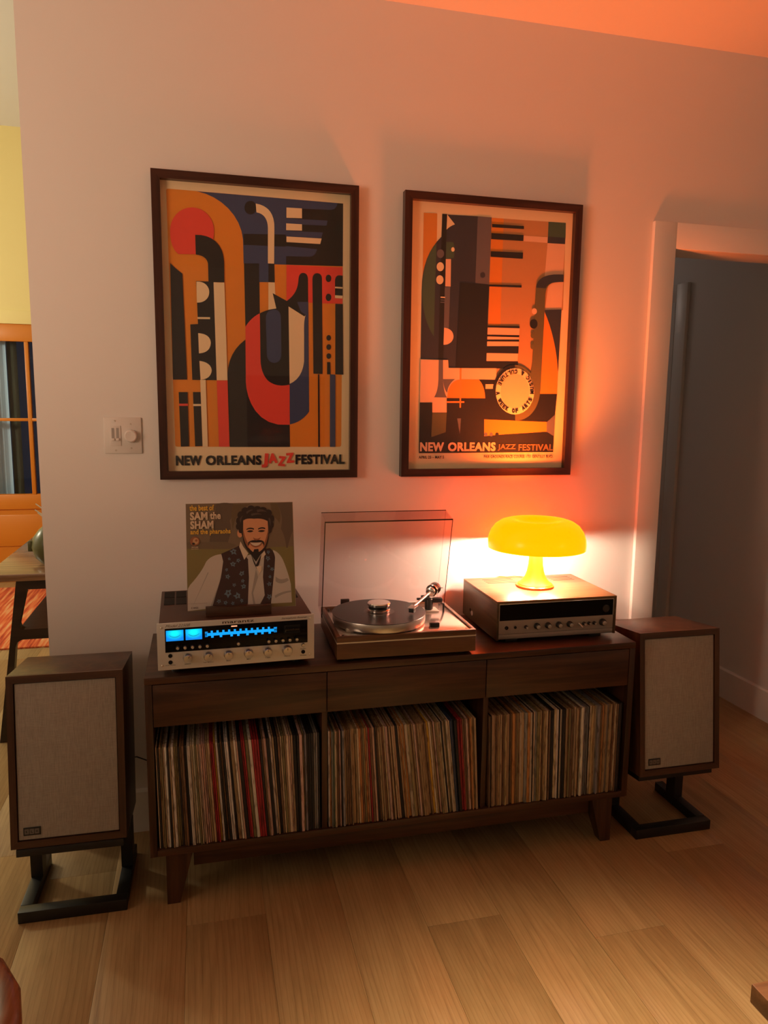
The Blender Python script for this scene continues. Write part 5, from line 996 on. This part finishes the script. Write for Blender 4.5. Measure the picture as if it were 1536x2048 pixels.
# ------------------------------------------------------------------ loudspeakers and stands
SW, SHT, SD, TILT = 0.3132, 0.4966, 0.247, 0.1076
def speaker(x, y, z, yaw, label, side):
    t = thing('loudspeaker', label, 'speaker', (x, y, z), yaw, 'pair of walnut loudspeakers')
    t.rotation_euler = (-TILT, 0, yaw)
    m = 0.0185
    MB().box(0, SW, 0.010, SD, 0, SHT, 0.001).obj('cabinet', M_spk_z, t)
    def rail(P, mat): MB().prism(P, 0.0, 0.0099).obj('front_frame', mat, t, smooth=False)
    mz = 0.0205
    rail([(0, 0), (SW, 0), (SW-m, mz), (m, mz)], M_spk); rail([(0, SHT), (SW, SHT), (SW-m, SHT-mz), (m, SHT-mz)], M_spk)
    rail([(0, 0), (m, mz), (m, SHT-mz), (0, SHT)], M_spk_z); rail([(SW, 0), (SW-m, mz), (SW-m, SHT-mz), (SW, SHT)], M_spk_z)
    MB().box(m+.0025, SW-m-.0025, 0.004, 0.0099, mz+.0025, SHT-mz-.0025, 0.002).obj('grille', M_linen, t)
    bx, bz = 0.034, 0.047
    bd = MB().box(bx, bx+0.046, 0.0015, 0.0042, bz-0.011, bz+0.012, 0.0006).obj('badge', plain('badge_black', (0.012, 0.012, 0.012), 0.4), t)
    p = Print(4e-5)
    for k, ch in enumerate('KLH'):
        u = bx*1000+3+k*13.6; v = bz*1000-7
        p.poly([(u, v), (u+12, v), (u+12, v+15), (u, v+15)], (0.16, 0.14, 0.12)); p.text(ch, (0.01, 0.01, 0.01), (u+3.5, v+4, u+8.5, v+11), 0.03)
    p.obj('badge_print', bd, (0, 0.0013, 0))
    return t
def stand(x, y, yaw, ztop, label):
    s = thing('speaker_stand', label, 'stand', (x, y, 0), yaw, 'pair of black speaker stands')
    W, D, h, b = 0.298, 0.285, 0.035, 0.034
    MB().box(0, W, 0, b, 0, h, 0.002).obj('front_bar', M_steel, s)
    for a in (0, W-b): MB().box(a, a+b, b+0.0003, D, 0, h, 0.002).obj('side_bar', M_steel, s)
    # posts and the tilted tray that carries the cabinet
    zt = lambda yy: ztop-(yy)*math.sin(TILT)
    for a in (0, W-b): MB().hexa([(a, 0.165, h), (a+b, 0.165, h), (a+b, 0.215, h), (a, 0.215, h)], [(a, 0.165, zt(0.165)-0.0215), (a+b, 0.165, zt(0.165)-0.0215), (a+b, 0.215, zt(0.215)-0.0215), (a, 0.215, zt(0.215)-0.0215)]).obj('post', M_steel, s, smooth=False)
    tr = MB().box(0.004, W-0.004, 0.012, 0.235, -0.0215, -0.0004, 0.001).obj('tray', M_steel, s); tr.location = (0, 0, ztop); tr.rotation_euler = (-TILT, 0, 0)
    return s
speaker(-0.050, -0.403, 0.222, -0.021, 'walnut loudspeaker with beige linen grille, left of the record cabinet', 0)
stand(-0.040, -0.419, -0.021, 0.2234, 'black steel stand under the loudspeaker left of the cabinet')
speaker(1.934, -0.453, 0.235, -0.004, 'walnut loudspeaker with beige linen grille, right of the record cabinet by the doorway', 1)
stand(1.937, -0.447, -0.004, 0.2341, 'black steel stand under the loudspeaker right of the cabinet')
tag(MB().tube([(0.21, -0.11, 0.31), (0.24, -0.05, 0.295), (0.262, -0.02, 0.282), (0.295, -0.014, 0.262), (0.36, -0.010, 0.25)], 0.0022, 8).obj('speaker_wire', M_black), 'black speaker wire running from the left loudspeaker behind the cabinet', 'cord')

# ------------------------------------------------------------------ furniture cut by the frame in front
ctb = thing('coffee_table', 'dark wooden coffee table corner at the lower right of the room', 'table', (1.497, -1.473, 0))
MB().box(0, 0.9, -0.55, 0, 0.36, 0.40, 0.003).obj('tabletop', M_teak_x, ctb)
for x in (0.06, 0.80):
    for y in (-0.5, -0.09): MB().hexa([(x+0.01, y+0.01, 0), (x+0.035, y+0.01, 0), (x+0.035, y+0.035, 0), (x+0.01, y+0.035, 0)], [(x, y, 0.3595), (x+0.045, y, 0.3595), (x+0.045, y+0.045, 0.3595), (x, y+0.045, 0.3595)]).obj('leg', M_teak_x, ctb, smooth=False)
M_arm = wood('red_brown_wood', (0.10, 0.03, 0.012), (0.19, 0.06, 0.022), (0.28, 0.10, 0.04), 'Y', 2.0, 0.25)
ch = thing('armchair', 'red brown wooden armchair with a curved arm at the lower left corner', 'chair', (0, 0, 0))
arc = [(-0.42, -1.36, 0.60), (-0.2, -1.30, 0.60), (0.0, -1.29, 0.60), (0.10, -1.32, 0.60), (0.165, -1.375, 0.60), (0.197, -1.43, 0.60), (0.212, -1.49, 0.60), (0.215, -1.58, 0.60), (0.21, -1.75, 0.60)]
MB().tube(arc, 0.022, 14).obj('arm_rail', M_arm, ch)
MB().tube([(p[0], p[1]-0.012 if i < 3 else p[1], 0.535) for i, p in enumerate(arc)], 0.014, 12).obj('lower_rail', M_arm, ch)
for p in ((0.17, -1.42), (0.20, -1.72), (-0.40, -1.38), (-0.40, -1.74)): MB().tube([(p[0], p[1], 0.0), (p[0], p[1], 0.30), (p[0], p[1], 0.60)], [0.014, 0.022, 0.018], 12).obj('leg', M_arm, ch)
MB().box(-0.40, 0.18, -1.76, -1.38, 0.36, 0.42, 0.02).obj('seat', M_arm, ch)
